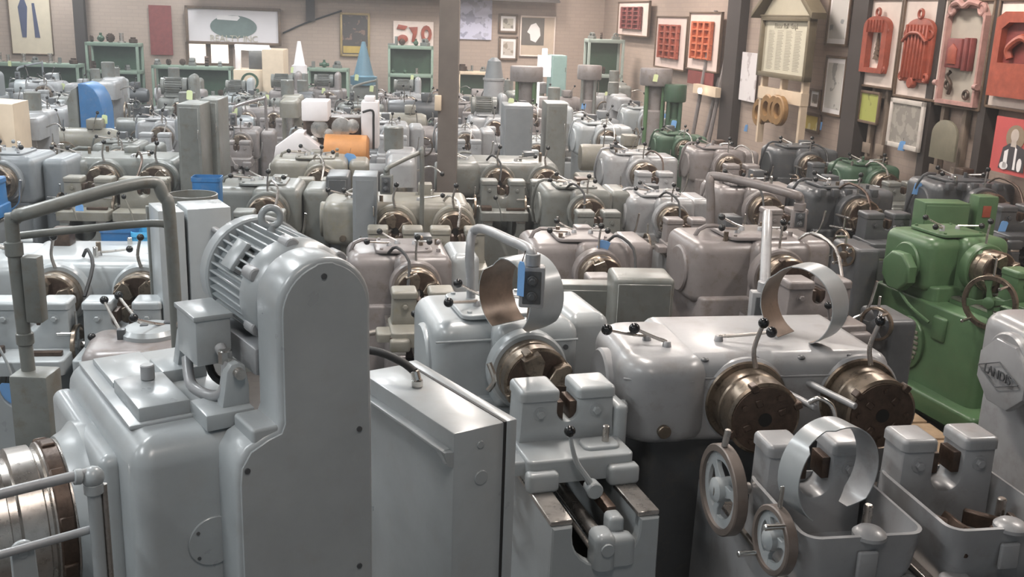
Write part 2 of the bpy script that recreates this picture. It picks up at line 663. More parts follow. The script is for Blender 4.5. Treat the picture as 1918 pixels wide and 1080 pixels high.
def die_head(root, x, r, y0, L, z=HZ, mface=None, mdrum=None, open_=False, rot=0.4, ringm=None, rings=True):
    """rotating threading head: y0 is the face, body runs back by L"""
    c = (x, y0, z)
    d = (0, 1, 0)
    b = MB().lathe([(r * .20, .03), (r * .20, .004), (r * .93, 0), (r, .008), (r, L * .42), (r * .965, L * .45), (r * .965, L * .55), (r, L * .58), (r, L)], c, d, 40)
    h = b.part('die_head', mdrum or BRONZE, root)
    MB().lathe([(r * .9, -.006), (r * .9, .002)], c, d, 40).part('face_plate', mface or RUST, h)
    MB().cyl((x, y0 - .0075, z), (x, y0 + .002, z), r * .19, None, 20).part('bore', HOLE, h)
    for i in range(4):
        a = rot + i * PI / 2
        M = Matrix.Translation((x, y0, z)) @ Matrix.Rotation(-a, 4, 'Y')
        k = MB()
        if open_:
            k.prism([(r * .22, -r * .10), (r * .62, -r * .34), (r * .9, -r * .30), (r * .92, r * .22), (r * .55, r * .28), (r * .22, r * .05)], -.055, 0, 'xz', .004, 1, M)
            k.box(r * .86, r * 1.02, -.03, .03, -r * .12, r * .12, .004, 1, M)
        else:
            k.box(r * .84, r * 1.06, -.016, .03, -r * .10, r * .10, .004, 1, M)
        k = k.part('chaser', (BRONZE if open_ else RUST), h)
        if not open_:
            MB().box(r * .40, r * .62, -.012, 0, -r * .08, r * .10, .003, 1, M).part('clamp', RUST, h)
            MB().cyl(M @ Vector((r * .55, -.016, r * .42)), M @ Vector((r * .55, 0, r * .42)), r * .075, None, 10).part('screw', RUST, h)
    if rings:
        MB().ring(r * 1.17, r * .9, y0 * 0 + L * .92, L * 1.35, c, d, 44, .006).part('head_ring', ringm or BRONZE, root)
    return h


def vise_body(root, cx, yb, yf, z0, ztop, w, gap, m, ucut=.16):
    """U-shaped gripper casting with two capped towers"""
    h = w / 2
    g = gap / 2
    zc = ztop - .032
    ub = ztop - ucut
    out = [(-h - .01, z0), (-h - .005, z0 + .05), (-h, zc)]
    out += [(-g, zc)]
    out += [(-g + (g * (1 - math.cos(a))), ub + g - g * math.sin(a)) for a in [i * PI / 2 / 6 for i in range(7)]]
    right = [(-x, z) for x, z in reversed(out)]
    poly = [(cx + x, z) for x, z in out + right[1:]]
    MB().prism(poly, yf, yb, 'xz', .012, 2).part('vise_body', m, root)
    for sx in (-1, 1):
        xc = cx + sx * (h + g) / 2
        tw = (h - g) + .014
        MB().fbox(xc - tw / 2, xc + tw / 2, yf - .008, yb + .008, zc, ztop + .012, .022, .018).part('vise_cap', m, root)
        b = MB().cyl((xc, yf - .004, ztop - .085), (xc, yf + .01, ztop - .085), .027, None, 18)
        b.cyl((xc, yf - .02, ztop - .085), (xc, yf, ztop - .085), .016, None, 6, .002)
        b.part('bolt', m, root)
        MB().box(cx + sx * g - (.0 if sx > 0 else .0), cx + sx * (g - .03), yf + .02, yb - .03, ztop - .13, ztop - .05, .004).part('jaw', RUST, root)


def bed(root, x0, x1, yf, yb, zr, m, deep=.34, rw=.085, end=True):
    """bed casting with an open trough and two flat ways"""
    a, b = x0 + rw, x1 - rw
    n = 8
    cx, hw = (a + b) / 2, (b - a) / 2
    u = [(b, zr - .02)] + [(cx + hw * math.cos(t), zr - .02 - deep + hw - hw * math.sin(t)) for t in [i * PI / n for i in range(n + 1)]] + [(a, zr - .02)]
    poly = [(x0 - .01, .1), (x1 + .01, .1), (x1, zr - .02)] + u + [(x0, zr - .02)]
    MB().prism(poly, yf, yb, 'xz', .008, 1).part('bed', m, root)
    if end:
        dp = .17
        r_ = min(hw, dp - .02)
        u2 = [(b, zr - .02)] + [(cx + hw - r_ + r_ * math.cos(t), zr - .02 - dp + r_ - r_ * math.sin(t)) for t in [PI / 2 * i / 6 for i in range(7)]]
        u2 += [(2 * cx - x, z) for x, z in reversed(u2[1:])] + [(a, zr - .02)]
        MB().prism([(x0 - .008, .1), (x1 + .008, .1), (x1, zr - .021)] + u2 + [(x0, zr - .021)], yf - .012, yf + .04, 'xz', .006, 1).part('end_plate', m, root)
    for s, e in ((x0 - .004, a + .004), (b - .004, x1 + .004)):
        MB().box(s, e, yf + .004, yb - .02, zr - .02, zr, .003, 1).part('way', STEEL, root)
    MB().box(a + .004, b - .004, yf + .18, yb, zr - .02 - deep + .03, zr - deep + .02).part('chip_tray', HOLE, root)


def top_levers(root, z, specs, kr=.022):
    for (x, y, dx, dy, dz) in specs:
        p = MB().cyl((x, y, z), (x, y, z + .028), .02, .016, 14, .003).part('pivot', GREY, root)
        knob_lever(root, [(x, y, z + .025), (x + dx * .4, y + dy * .4, z + .03 + dz * .25), (x + dx, y + dy, z + .03 + dz)], kr)


def feet(root, x0, x1, y0, y1, m):
    MB().fbox(x0, x1, y0, y1, 0, .1, .03, .02).part('foot_plate', m, root)


def single(label, cat='threading machine', m=None, s=1.0, loc=(0, 0, 0), deg=0, group=None, sidebox=True, wheel_=True, tower=None, open_=True,
           levers=True, name='threading_machine', ext=.0, ribs=False, lean=0, rear=None, yf=-.82):
    m = m or GREY
    t = tower or m
    o = thing(name, label, cat, loc, deg, s, group)
    feet(o, -.36, .30, yf - .06, .86, m)
    MB().fbox(-.34 - ext, .22, .22, .84, .1, .95, .05, .02).part('pedestal', m, o)
    h = MB().fbox(-.14, .255, .20, .82, .90, 1.30, .05, .075, .04)
    h.fbox(-.39 - ext, -.06, .27, .82, .90, 1.29, .09, .075, .05)
    h.cyl((-.39 - ext - .02, .5, 1.08), (-.30, .5, 1.08), .15, None, 28, .01)
    h.part('headstock', m, o)
    b = MB().fbox(-.26, .13, .30, .70, 1.298, 1.318, .05, .008)
    for x, y in ((-.22, .34), (.09, .34), (-.22, .66), (.09, .66)):
        b.cyl((x, y, 1.31), (x, y, 1.328), .012, None, 6)
    b.part('top_cover', m, o)
    MB().ring(.178, .14, .13, .215, (0, 0, HZ), (0, 1, 0), 44, .01).part('head_collar', m, o)
    die_head(o, 0, .15, .0, .14, open_=open_, rings=False)
    if sidebox:
        MB().fbox(.262, .47, .36, .84, .45, 1.27, .05, .06).part('gear_guard', m if rear is None else rear, o)
    bed(o, -.205, .205, yf, .22, .89, m, rw=.075)
    c = MB().fbox(-.215, .215, -.56, -.20, .905, 1.0, .03, .012)
    c.box(-.225, -.10, -.60, -.54, .885, .965, .018, 3).box(.10, .225, -.60, -.54, .885, .965, .018, 3)
    c.fbox(-.30, -.17, -.52, -.36, .93, .985, .02, .012)
    c.part('carriage', t, o)
    vise_body(o, 0, -.22, -.38, .99, 1.2, .38, .085, t, .125)
    k = MB().tube([(.02, -.63, .90), (-.0, -.63, .94), (-.05, -.62, 1.02), (-.08, -.62, 1.13)], .016, 8, 4, r2=.007)
    k.cyl((.02, -.66, .905), (.02, -.60, .905), .032, .03, 16, .004)
    k = k.part('carriage_lever', t, o)
    MB().sphere((-.08, -.62, 1.14), .022).part('knob', BLACK, k)
    knob_lever(o, [(0, .17, HZ + .17), (0, .17, HZ + .25), (.01, .17, HZ + .34)])
    if wheel_:
        MB().cyl((-.2, -.33, .95), (-.36, -.33, .93), .02, None, 12).part('wheel_shaft', STEEL, o)
        wheel(o, (-.36, -.33, .93), (-1, 0, 0), .14, BRONZE, t, .025)
    if levers:
        top_levers(o, 1.315, [(-.16, .45, -.16, -.12, .03), (-.10, .52, -.12, .05, .05), (.02, .5, .09, -.14, .02)])
    f = MB()
    f.cyl((-.01, yf - .02, .79), (-.01, .1, .79), .024, None, 14)
    f.cyl((-.045, yf + .02, .76), (-.045, .1, .76), .01, None, 10)
    f.cyl((.07, yf + .02, .64), (.07, .1, .64), .012, None, 10)
    f.part('feed_shaft', STEEL, o)
    MB().box(.045, .08, yf + .10, .0, .83, .87, .003).part('rack_bar', RUST, o)
    q = MB().fbox(-.05, .03, yf - .05, yf + .06, .70, .835, .03, .03)
    q.fbox(.0, .115, yf - .03, yf + .05, .70, .81, .03, .03).fbox(.03, .09, yf + .03, yf + .11, .78, .86, .02, .02)
    q.cyl((-.01, yf - .06, .785), (-.01, yf - .03, .785), .024, None, 18)
    q.part('shaft_bracket', m, o)
    if ribs:
        for i in range(5):
            MB().box(-.33 + i * .12, -.27 + i * .12, .195, .26, 1.24, 1.31, .01).part('rib', m, o)
    return o


def twin(label, m=None, s=1.0, loc=(0, 0, 0), deg=0, group=None, pitch=.49, open_=True, tower=None, pans=False, cat='double threading machine',
         name='double_threading_machine', levers=True, headL=.14, ringm=None, base=True, wheels=True, rings=False, carriages=True, endcap=True, hm=None, yf=-.82, L=-.60):
    m = m or GREY
    t = tower or m
    o = thing(name, label, cat, loc, deg, s, group)
    Rr = pitch + .14
    if base:
        feet(o, L + .1, Rr, yf - .06, .9, m)
        MB().fbox(L + .14, Rr - .03, .28, .84, .1, .98, .05, .02).part('pedestal', hm or m, o)
    h = MB().fbox(-.28, Rr, .20, .84, .92, 1.29, .05, .07, .04)
    h.fbox(L, -.14, .15, .78, .93, 1.29, .15, .08, .06)
    h.part('headstock', m, o)
    if endcap:
        MB().lathe([(.0, -.03), (.14, -.03), (.15, -.02), (.15, .05)], (L, .46, 1.10), (1, 0, 0), 32).part('end_cap', m, o)
        MB().lathe([(.0, .10), (.10, .095), (.15, .06), (.18, 0), (.18, -.05)], (Rr - .05, .52, 1.09), (1, 0, 0), 36).part('end_dome', m, o)
    MB().cyl((L + .17, .13, 1.0), (L + .17, .2, 1.0), .028, None, 16, .003).part('sight_plug', BRONZE, o)
    for i in range(2):
        x = i * pitch
        MB().ring(.185, .14, headL * .95, .235, (x, 0, HZ), (0, 1, 0), 44, .012).part('head_collar', m, o)
        die_head(o, x, .15, .0, headL, open_=open_, rings=rings, rot=.4 + i * .5, ringm=ringm)
        knob_lever(o, [(x, .13, HZ + .17), (x - .015, .13, HZ + .25), (x + .01, .12, HZ + .36)], r=.011)
    if levers:
        top_levers(o, 1.285, [(-.36, .45, -.2, -.08, .05), (-.30, .38, -.13, .04, .04), (.2, .36, .2, -.06, .03)])
    if carriages:
        for i in range(2):
            x = i * pitch
            bed(o, x - .2, x + .2, yf, .22, .84, m)
            if not pans:
                MB().fbox(x - .23, x + .23, -.62, -.24, .845, .93, .03, .012).part('carriage', t, o)
                vise_body(o, x, -.24, -.40, .92, 1.19, .42, .12, t)
                k = knob_lever(o, [(x - .03, -.66, .86), (x - .05, -.66, .95), (x - .1, -.66, 1.08)], name='carriage_lever', m=t)
            if wheels:
                MB().cyl((x - .2, -.33, .93), (x - .27, -.33, .93), .02, None, 12).part('wheel_shaft', STEEL, o)
                wheel(o, (x - .27, -.33, .93), (-1, 0, 0), .12, BRONZE, t, .025)
    return o


def garnish(o, seed, m, wide=False):
    """small fittings that crowd every machine: hoses, oilers, rods, loose tools"""
    r = random.Random(seed)
    x1 = .5 if wide else .2
    for i in range(3):
        x, y = r.uniform(-.3, x1), r.uniform(.3, .7)
        q = MB().cyl((x, y, 1.28), (x, y, 1.28 + r.uniform(.04, .09)), .016, None, 10, .002)
        q.sphere((x, y, 1.37), .018, 8) if r.random() < .3 else None
        q.part('oil_cup', r.choice([BRONZE, CHROME, m]), o)
    x = r.uniform(-.2, x1)
    MB().tube([(x, .3, 1.3), (x + .05, .22, 1.36), (x + .12, .05, 1.3), (x + .1, -.1, 1.15)], .011, 6, 3).part('coolant_hose', r.choice([RUBBER, STEEL, RUST]), o)
    MB().tube([(-.38, .75, .9), (-.44, .6, 1.1), (-.40, .5, 1.33), (-.25, .55, 1.34)], .014, 6, 3).part('conduit', m, o)
    x = r.uniform(-.3, x1 - .1)
    q = MB().box(x, x + .12, .62, .76, 1.28, 1.28 + r.uniform(.05, .12), .01)
    q.part('terminal_box', r.choice([GREYD, m, RUST]), o)
    for i in range(2):
        x = r.uniform(-.25, x1)
        MB().cyl((x, .15, 1.0 + .1 * i), (x + r.uniform(-.1, .1), -.12, 1.02 + .1 * i), .010, None, 8).part('rod', r.choice([CHROME, STEEL]), o)
    MB().box(-.22, -.12, -.55, -.45, .93, .97, .006).part('loose_jaw', RUST, o)
    MB().box(.02, .2, -.54, -.5, .93, .955, .004).part('loose_jaw', RUST, o)
    MB().tube([(.25 if not wide else .6, -.3, .95), (.33 if not wide else .68, -.34, 1.02), (.36 if not wide else .7, -.36, 1.2)], .009, 8, 3).part('feed_handle', CHROME, o)


def push_box(root, c, w, h, d, m, deg=0):
    """push-button station with two round buttons"""
    x, y, z = c
    b = MB().box(x - w / 2, x + w / 2, y, y + d, z - h / 2, z + h / 2, .008).part('button_box', m, root)
    MB().box(x - w * .36, x + w * .36, y - .004, y + .002, z - h * .40, z + h * .40, .003, 1).part('button_plate', GREYD, b)
    for k in (-1, 1):
        q = MB().cyl((x, y - .02, z + k * h * .19), (x, y, z + k * h * .19), w * .2, None, 16, .003)
        q.cyl((x, y - .034, z + k * h * .19), (x, y - .015, z + k * h * .19), w * .13, None, 16, .003)
        q.part('push_button', GREYD, b)
    return b


# ================================================================ heroes
# ---- big machine with belt guard, front left
def big_machine():
    o = thing('large_threading_machine', 'large light grey machine with a round-topped belt guard and finned motor on top', 'threading machine',
              (-.954, 2.382, 0), 35)
    G = GREYL
    feet(o, -.02, .64, -.12, .9, G)
    b = MB().fbox(0, .40, 0, .80, .1, 1.5, .06, .07, seg=8)
    b.part('housing', G, o)
    # ribbed shoulder on the head side
    MB().fbox(-.05, .02, .16, .78, .75, 1.42, .03, .03).part('front_flange', G, o)
    # belt guard
    arc = [(.4775 + .1325 * math.cos(t), 1.85 + .1325 * math.sin(t)) for t in [PI * i / 20 for i in range(21)]]
    outl = [(.62, .1), (.615, 1.5)] + [(.61, 1.7)] + arc + [(.345, 1.70), (.345, 1.56), (.335, 1.535), (.30, 1.525), (.25, 1.50), (.225, 1.46), (.22, 1.40), (.22, .1)]
    g = MB().prism(outl, -.135, .02, 'xz', .016, 3).part('belt_guard', G, o)
    ins = [(x + (.012 if x < .45 else -.012 if x > .5 else 0), z - (.012 if z > 1.4 else 0)) for x, z in outl]
    MB().prism(ins, -.139, -.132, 'xz', .002, 1).part('guard_cover', G, g)
    for x, z in ((.472, 1.935), (.57, 1.49), (.568, 1.07), (.25, 1.44)):
        MB().cyl((x, -.143, z), (x, -.136, z), .008, None, 10).part('screw', GREYD, g)
    MB().fbox(.27, .345, -.13, .01, 1.5, 1.545, .01, .01).part('guard_flange', G, g)
    # motor
    mx, mz = .495, 1.828
    m = MB().lathe([(.05, 0), (.138, .005), (.156, .03), (.158, .09)], (mx, .03, mz), (0, 1, 0), 40)
    m.cyl((mx, .10, mz), (mx, .40, mz), .136, None, 40)
    m.lathe([(.162, 0), (.168, .006), (.168, .055), (.16, .075), (.10, .088)], (mx, .37, mz), (0, 1, 0), 40)
    mo = m.part('motor', G, o)
    f = MB()
    for i in range(40):
        a = 2 * PI * i / 40
        M = Matrix.Translation((mx, 0, mz)) @ Matrix.Rotation(a, 4, 'Y')
        f.box(-.0032, .0032, .115, .375, .125, .158, .0012, 1, M)
    f.part('cooling_fins', G, mo)
    b = MB().torus(.027, .0105, (mx - .01, .25, mz + .192), (0.25, 1, 0), 24, 10)
    b.cyl((mx - .01, .25, mz + .145), (mx - .01, .25, mz + .168), .016, .012, 12)
    b.part('lifting_eye', G, mo)
    for a in (40, 100, 150, 210):
        x, z = mx + .15 * math.cos(R(a)), mz + .15 * math.sin(R(a))
        MB().cyl((x, .055, z), (x, .12, z), .021, None, 14, .004).part('bolt_lug', GREY, mo)
    MB().box(-.045, .045, .19, .27, .15, .166, .004, 2, Matrix.Translation((mx, 0, mz)) @ Matrix.Rotation(R(-52), 4, 'Y')).part('rating_plate_pad', GREYL, mo)
    j = MB().box(.225, .325, .16, .33, 1.635, 1.775, .006).box(.22, .33, .155, .335, 1.765, 1.78, .003).part('junction_box', G, o)
    MB().tube([(.285, .14, 1.69), (.285, .10, 1.67), (.285, .09, 1.62), (.27, .10, 1.57), (.25, .16, 1.55), (.23, .24, 1.56), (.24, .30, 1.62)], .016, 12, 5).part('conduit_elbow', GREY, j)
    MB().cyl((.285, .10, 1.655), (.285, .10, 1.695), .02, None, 8, .003).part('conduit_nut', CHROME, j)
    b = MB().tube([(.30, .32, 1.65), (.31, .30, 1.56), (.34, .27, 1.53)], .012, 8, 4)
    b.part('flexible_cable', RUBBER, j)
    # motor base
    b = MB().box(.03, .345, .14, .74, 1.495, 1.508, .004)
    b.part('base_plate', G, o)
    b = MB().box(.06, .20, .155, .42, 1.505, 1.548, .005).part('slide_block', G, o)
    MB().box(.065, .21, .45, .70, 1.505, 1.525, .004).part('slide_block', G, o)
    MB().cyl((.145, .37, 1.548), (.145, .37, 1.593), .02, None, 24, .003).part('pivot_stud', GREY, o)
    for y in (.02, .42):
        q = MB().box(.20, .335, y, y + .14, 1.498, 1.545, .006)
        pl = [(.255, 1.54), (.335, 1.54), (.335, 1.60), (.325, 1.655), (.305, 1.668), (.285, 1.664), (.272, 1.645), (.265, 1.60)]
        q.prism(pl, y + .035, y + .085, 'xz', .008, 2)
        q.cyl((.303, y + .02, 1.64), (.303, y + .035, 1.64), .012, None, 14)
        q.part('motor_bracket', G, o)
    MB().cyl((.303, .03, 1.64), (.303, .56, 1.64), .015, None, 16).part('hinge_rod', STEEL, o)
    MB().box(.35, .60, .05, .42, 1.62, 1.70, .01).part('motor_foot', GREY, o)
    # inspection cover
    c = [(.20 + .072 * math.cos(t), 1.19 + .072 * math.sin(t)) for t in [2 * PI * i / 32 for i in range(32)]]
    c = [(min(x, .245), z) for x, z in c]
    q = MB().prism(c, -.006, .01, 'xz', .002, 1).part('inspection_cover', G, o)
    for x, z in ((.155, 1.225), (.225, 1.235), (.155, 1.15)):
        MB().cyl((x, -.009, z), (x, -.004, z), .005, None, 8).part('screw', GREYD, q)
    # threading head on the left side
    hy, hz = .43, 1.16
    MB().lathe([(.26, 0), (.26, .05), (.24, .07), (.225, .10)], (.0, hy, hz), (-1, 0, 0), 48).part('head_collar', G, o)
    h = MB().lathe([(.20, .09), (.218, .10), (.218, .155), (.205, .16), (.205, .17), (.216, .175), (.216, .235), (.19, .24), (.19, .26),
                    (.214, .265), (.214, .33), (.20, .335), (.20, .36), (.185, .365), (.05, .37)], (0, hy, hz), (-1, 0, 0), 56).part('die_head', STEEL, o)
    MB().ring(.222, .20, .105, .15, (0, hy, hz), (-1, 0, 0), 48, .004).part('ring', RUST, h)
    MB().ring(.2155, .20, .185, .225, (0, hy, hz), (-1, 0, 0), 48, .003).part('ring', BRONZE, h)
    for i in range(10):
        a = i * PI / 5
        M = Matrix.Translation((0, hy, hz)) @ Matrix.Rotation(a, 4, 'X')
        MB().box(-.148, -.11, -.02, .02, .21, .23, .004, 1, M).part('lug', RUST, h)
    # splash-pipe frame in front of the head
    b = MB().tube([(-.10, -.01, .1), (-.10, -.01, 1.44)], .017, 12, smooth=False)
    b.part('vertical_pipe', G, o)
    b = MB().tube([(-.075, -.01, .1), (-.075, -.01, 1.43)], .008, 8, smooth=False)
    b.part('thin_pipe', STEEL, o)
    MB().tube([(-.10, -.01, 1.462), (-.13, -.01, 1.468), (-.6, -.05, 1.468)], .013, 12, 3).part('horizontal_pipe', GREY, o)
    b = MB().sphere((-.10, -.01, 1.455), .028, 16).cyl((-.10, -.01, 1.41), (-.10, -.01, 1.44), .024, None, 14, .003)
    b.cyl((-.125, -.01, 1.462), (-.145, -.01, 1.465), .02, None, 14, .003)
    b.part('pipe_elbow', G, o)
    MB().tube([(-.08, .02, 1.30), (-.3, .0, 1.30), (-.7, -.03, 1.30)], .011, 10, 2).part('guard_bar', GREY, o)
    a = [(.02 * math.cos(t), .02 * math.sin(t)) for t in [PI * i / 10 for i in range(11)]]
    q = MB().prism([(x * 1.4, z * 1.4) for x, z in a] + [(-.03, -.3), (.035, -.3)], -.008, .008, 'xz', .003, 1)
    q.cyl((0, -.012, -.004), (0, -.006, -.004), .011, None, 14)
    q = q.part('swing_arm', G, o)
    q.location = (-.27, .02, 1.285)
    MB().box(-.5, -.06, .15, .7, .1, .82, .03, 3).part('lower_bed', GREYG, o)
    return o


BM = big_machine()


# ---- electrical cabinet with hose
def elec_cabinet():
    o = thing('electrical_cabinet', 'tall narrow grey electrical cabinet with a black hose on top, right of the belt guard', 'electrical cabinet', (-.157, 2.792, 0), 35)
    b = MB().box(0, .20, 0, .62, .08, 1.4, .006)
    b.part('cabinet_body', GREYL, o)
    MB().box(.186, .225, -.006, .63, .1, 1.404, .005).part('cabinet_door', GREYL, o)
    MB().box(.178, .187, -.004, .62, .11, 1.402, .001).part('door_seal', RUBBER, o)
    q = MB().box(-.032, .0, .02, .60, 1.335, 1.345, .002)
    q.prism([(.02, 1.335), (.06, 1.335), (.0, 1.31)], -.03, 0, 'yz')
    q.prism([(0, 1.34), (-.032, 1.345), (-.02, 1.30), (0, 1.29)], .0, .03, 'xz')
    q.part('drip_rail', GREYL, o)
    b = MB()
    b.cyl((.095, -.004, 1.345), (.095, .002, 1.345), .013, None, 20, .002)
    b.cyl((.10, -.004, 1.235), (.10, .002, 1.235), .024, None, 24, .002)
    b.part('knockout', GREYL, o)
    q = MB().cyl((.10, .40, 1.40), (.10, .40, 1.425), .02, None, 8, .003)
    q.cyl((.10, .40, 1.42), (.095, .41, 1.455), .016, None, 12, .004)
    q.part('hose_connector', CHROME, o)
    MB().tube([(.095, .41, 1.45), (.07, .46, 1.475), (.02, .56, 1.49), (-.05, .72, 1.46), (-.12, .85, 1.35), (-.14, .9, 1.2)], .014, 10, 6).part('hose', RUBBER, o)
    MB().box(.01, .21, .02, .6, 0, .1, .01).part('plinth', GREYD, o)
    return o


EC = elec_cabinet()

# ---- single machine in front centre
F3H = at(1008, 715, HZ)
f3 = single('light grey single-head machine with ball levers and twin-towered carriage, right of the cabinet', 'threading machine', GREYL, 1.0,
            (F3H.x, F3H.y, 0), 17, name='threading_machine')
# extra detail of the front machine
b = MB().tube([(-.39, .262, 1.215), (-.14, .258, 1.215), (-.125, .196, 1.215), (.245, .196, 1.215)], .005, 6, smooth=False)
b.part('seam_bead', GREYL, f3)
b = MB()
for x, z in ((.19, 1.18), (-.24, -.1)):
    if z > 0:
        b.cyl((x, .195, z), (x, .205, z), .012, None, 12)
b.part('plug', GREYD, f3)
b = MB().cyl((.20, -.3, 1.08), (.28, -.3, 1.08), .032, None, 20, .006)
b.fbox(.195, .25, -.40, -.22, .95, 1.13, .02, .02)
b.part('clamp_boss', GREYL, f3)
MB().cyl((.13, -.46, .99), (.13, -.46, 1.08), .014, None, 12, .003).part('stud', STEEL, f3)
MB().fbox(.03, .18, -.51, -.41, .995, 1.015, .03, .01).part('stud_pad', GREYL, f3)
MB().tube([(-.22, .0, 1.08), (-.20, -.02, 1.13), (-.22, 0, 1.20)], .012, 8, 3).part('hand_grip', CHROME, f3)
BRIM = mat('brown_grey_rim', (.17, .142, .125), .36, .2, .15, 9, 0, .3, (.15, .10, .08))
# ---- double machine, front right
F4H = at(1432, 785, HZ)
f4 = twin('light grey double-head machine with two brown drum heads facing the front right', GREY, 1.0, (F4H.x, F4H.y, 0), 10, pitch=.50,
          open_=False, pans=True, headL=.20, wheels=False, carriages=False, rings=True, hm=GREYD, levers=False, yf=-.9, L=-.53)
top_levers(f4, 1.285, [(-.36, .45, -.2, -.08, .05), (-.30, .36, -.13, .05, .04), (-.05, .42, .20, -.08, .035)], .024)
b = MB().tube([(-.52, .22, 1.205), (-.4, .158, 1.205), (-.25, .157, 1.205), (-.2, .196, 1.205), (.62, .196, 1.205)], .004, 6, smooth=False)
b.part('seam_bead', GREY, f4)
b = MB()
for x in (-.18, .04, .24, .46):
    b.sphere((x, .235, 1.272), .02, 12, (1, 1.1, .5))
b.part('drain_pocket', GREYD, f4)
for x, h in ((.10, 1), (.27, 0)):
    r_ = MB().cyl((x, .21, 1.17), (x + .10, -.02, 1.15), .014, None, 12, .003).part('push_rod', GREY, f4)
    if h:
        MB().tube([(x + .08, .0, 1.165), (x + .11, -.02, 1.19), (x + .155, -.04, 1.165), (x + .17, -.05, 1.12)], .011, 10, 4).part('hook_handle', CHROME, r_)
for i in range(2):
    x = .01 + i * .505
    bed(f4, x - .2, x + .2, -1.25, .16, .80, GREY, deep=.42, rw=.10, end=False)
    # open chip pan with gripper towers
    rings = []
    cy = -.575
    for ww, dd, rad, z in ((.34, .40, .05, .80), (.40, .46, .06, .90), (.425, .49, .06, 1.035), (.40, .465, .05, 1.037), (.375, .44, .045, .90), (.33, .40, .04, .86)):
        rings.append([(px_, py_, z) for px_, py_ in rr(ww, dd, rad, 6, x, cy)])
    MB().loft(rings).part('chip_pan', GREY, f4)
    vise_body(f4, x - .015, -.33, -.47, .82, 1.19, .36, .115, GREY, .19)
    MB().lathe([(.055, 0), (.055, .012), (.04, .026), (.01, .03)], (x + .02, -.79, 1.02), (0, 0, 1), 20).part('rim_boss', GREY, f4)
    q = MB().box(x - .03, x + .04, -.832, -.815, .89, .985, .012, 3)
    q.part('rim_tab', GREY, f4)
    for sx in (-1, 1):
        MB().fbox(x + sx * .16 - .055, x + sx * .16 + .055, -.90, -.76, .80, .865, .04, .02).part('way_wiper', GREY, f4)
        MB().box(x + sx * .15 - .04, x + sx * .15 + .04, -1.02, -.9, .78, .85, .006).part('stop_block', RUST, f4)
    MB().cyl((x + .12, -.60, .90), (x + .12, -.60, 1.03), .016, None, 12, .004).part('oil_post', STEEL, f4)
    q = MB().box(x + .02, x + .07, -1.05, -.6, .76, .79, .003)
    for k in range(18):
        q.box(x + .02, x + .07, -1.05 + k * .025, -1.038 + k * .025, .79, .797)
    q.part('rack', RUST, f4)
rnd = random.Random(3)
for k in range(7):
    x, y = .515 + rnd.uniform(-.13, .13), -.68 + rnd.uniform(-.08, .1)
    MB().box(-.06, .06, -.012, .012, -.03, .03, .004, 1, Matrix.Translation((x, y, .93 + rnd.uniform(0, .03))) @ Matrix.Rotation(rnd.uniform(0, 3), 4, 'Z') @ Matrix.Rotation(rnd.uniform(-1, 1), 4, 'X')).part('loose_jaw', RUST, f4)
MB().cyl((-.2, -.36, .99), (-.34, -.36, .99), .022, None, 12).part('wheel_shaft', STEEL, f4)
wheel(f4, (-.30, -.36, .99), (-1, -.05, .0), .165, BRIM, GREYL, .045, web=True, spokes=3, hub=.045, handles=False)
MB().cyl((-.31, -.36, 1.155), (-.30, -.36, 1.22), .012, None, 10, .003).part('spoke_handle', STEEL, f4)
MB().cyl((-.2, -.66, 1.0), (-.27, -.70, 1.0), .02, None, 12).part('wheel_shaft', STEEL, f4)
wheel(f4, (-.26, -.72, .985), (-1, -.1, .05), .115, BRIM, GREYL, .04, web=True, spokes=3, hub=.035)


# ---- loose sheet-metal guards
GUIN = mat('brown_sheet', (.20, .15, .115), .38, .3, .25, 8, 0, .4, (.10, .07, .05))  # brownish colour for the inner face of the curved guards
def splash_guard(label, c, axdeg, r, wdt, a0, a1, m_out=GREY, m_in=None, notch=True, tilt=0):
    n = 44
    th = .004
    b = bmesh.new()
    prev = None
    fr = MB()
    rings = []
    for i in range(n + 1):
        t = a0 + (a1 - a0) * i / n
        flare = 1.0
        w0, w1 = -wdt / 2, wdt / 2
        if notch and .55 < i / n < .66:
            w0 = -wdt / 2 + wdt * .22
        if i < 3:
            w0 += wdt * .12 * (3 - i)
            w1 -= wdt * .08 * (3 - i)
        rr_ = r * flare
        ca, sa = math.cos(t), math.sin(t)
        rings.append([(rr_ * ca, w0, rr_ * sa), (rr_ * ca, w1, rr_ * sa), ((rr_ - th) * ca, w1, (rr_ - th) * sa), ((rr_ - th) * ca, w0, (rr_ - th) * sa)])
    fr.loft(rings)
    o = fr.part('splash_guard', [m_out, m_in or GUIN])
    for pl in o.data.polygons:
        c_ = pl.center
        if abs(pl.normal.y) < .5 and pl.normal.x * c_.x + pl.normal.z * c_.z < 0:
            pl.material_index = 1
    o.data.set_sharp_from_angle(angle=R(50))
    o.location = c
    o.rotation_euler = (R(tilt), 0, R(axdeg))
    return tag(o, label, 'guard')


GINM = mat('galvanised_sheet', (0.36, 0.35, 0.35), .4, .35, .15, 8, 0, .4, (.2, .14, .10))
p = at(1552, 880, 1.175)
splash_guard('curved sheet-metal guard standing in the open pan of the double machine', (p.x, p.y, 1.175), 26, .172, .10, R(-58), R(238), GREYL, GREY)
F3T = at(975, 560, 1.44)
splash_guard('curved sheet-metal guard standing on top of the single-head machine', (F3T.x, F3T.y, 1.465), -48, .165, .19, R(-62), R(244), GREYL)
F4T = at(1505, 575, 1.44)
splash_guard('wide curved sheet-metal guard standing on top of the double machine', (F4T.x, F4T.y, 1.455), -44, .17, .14, R(-72), R(246), GREYL)

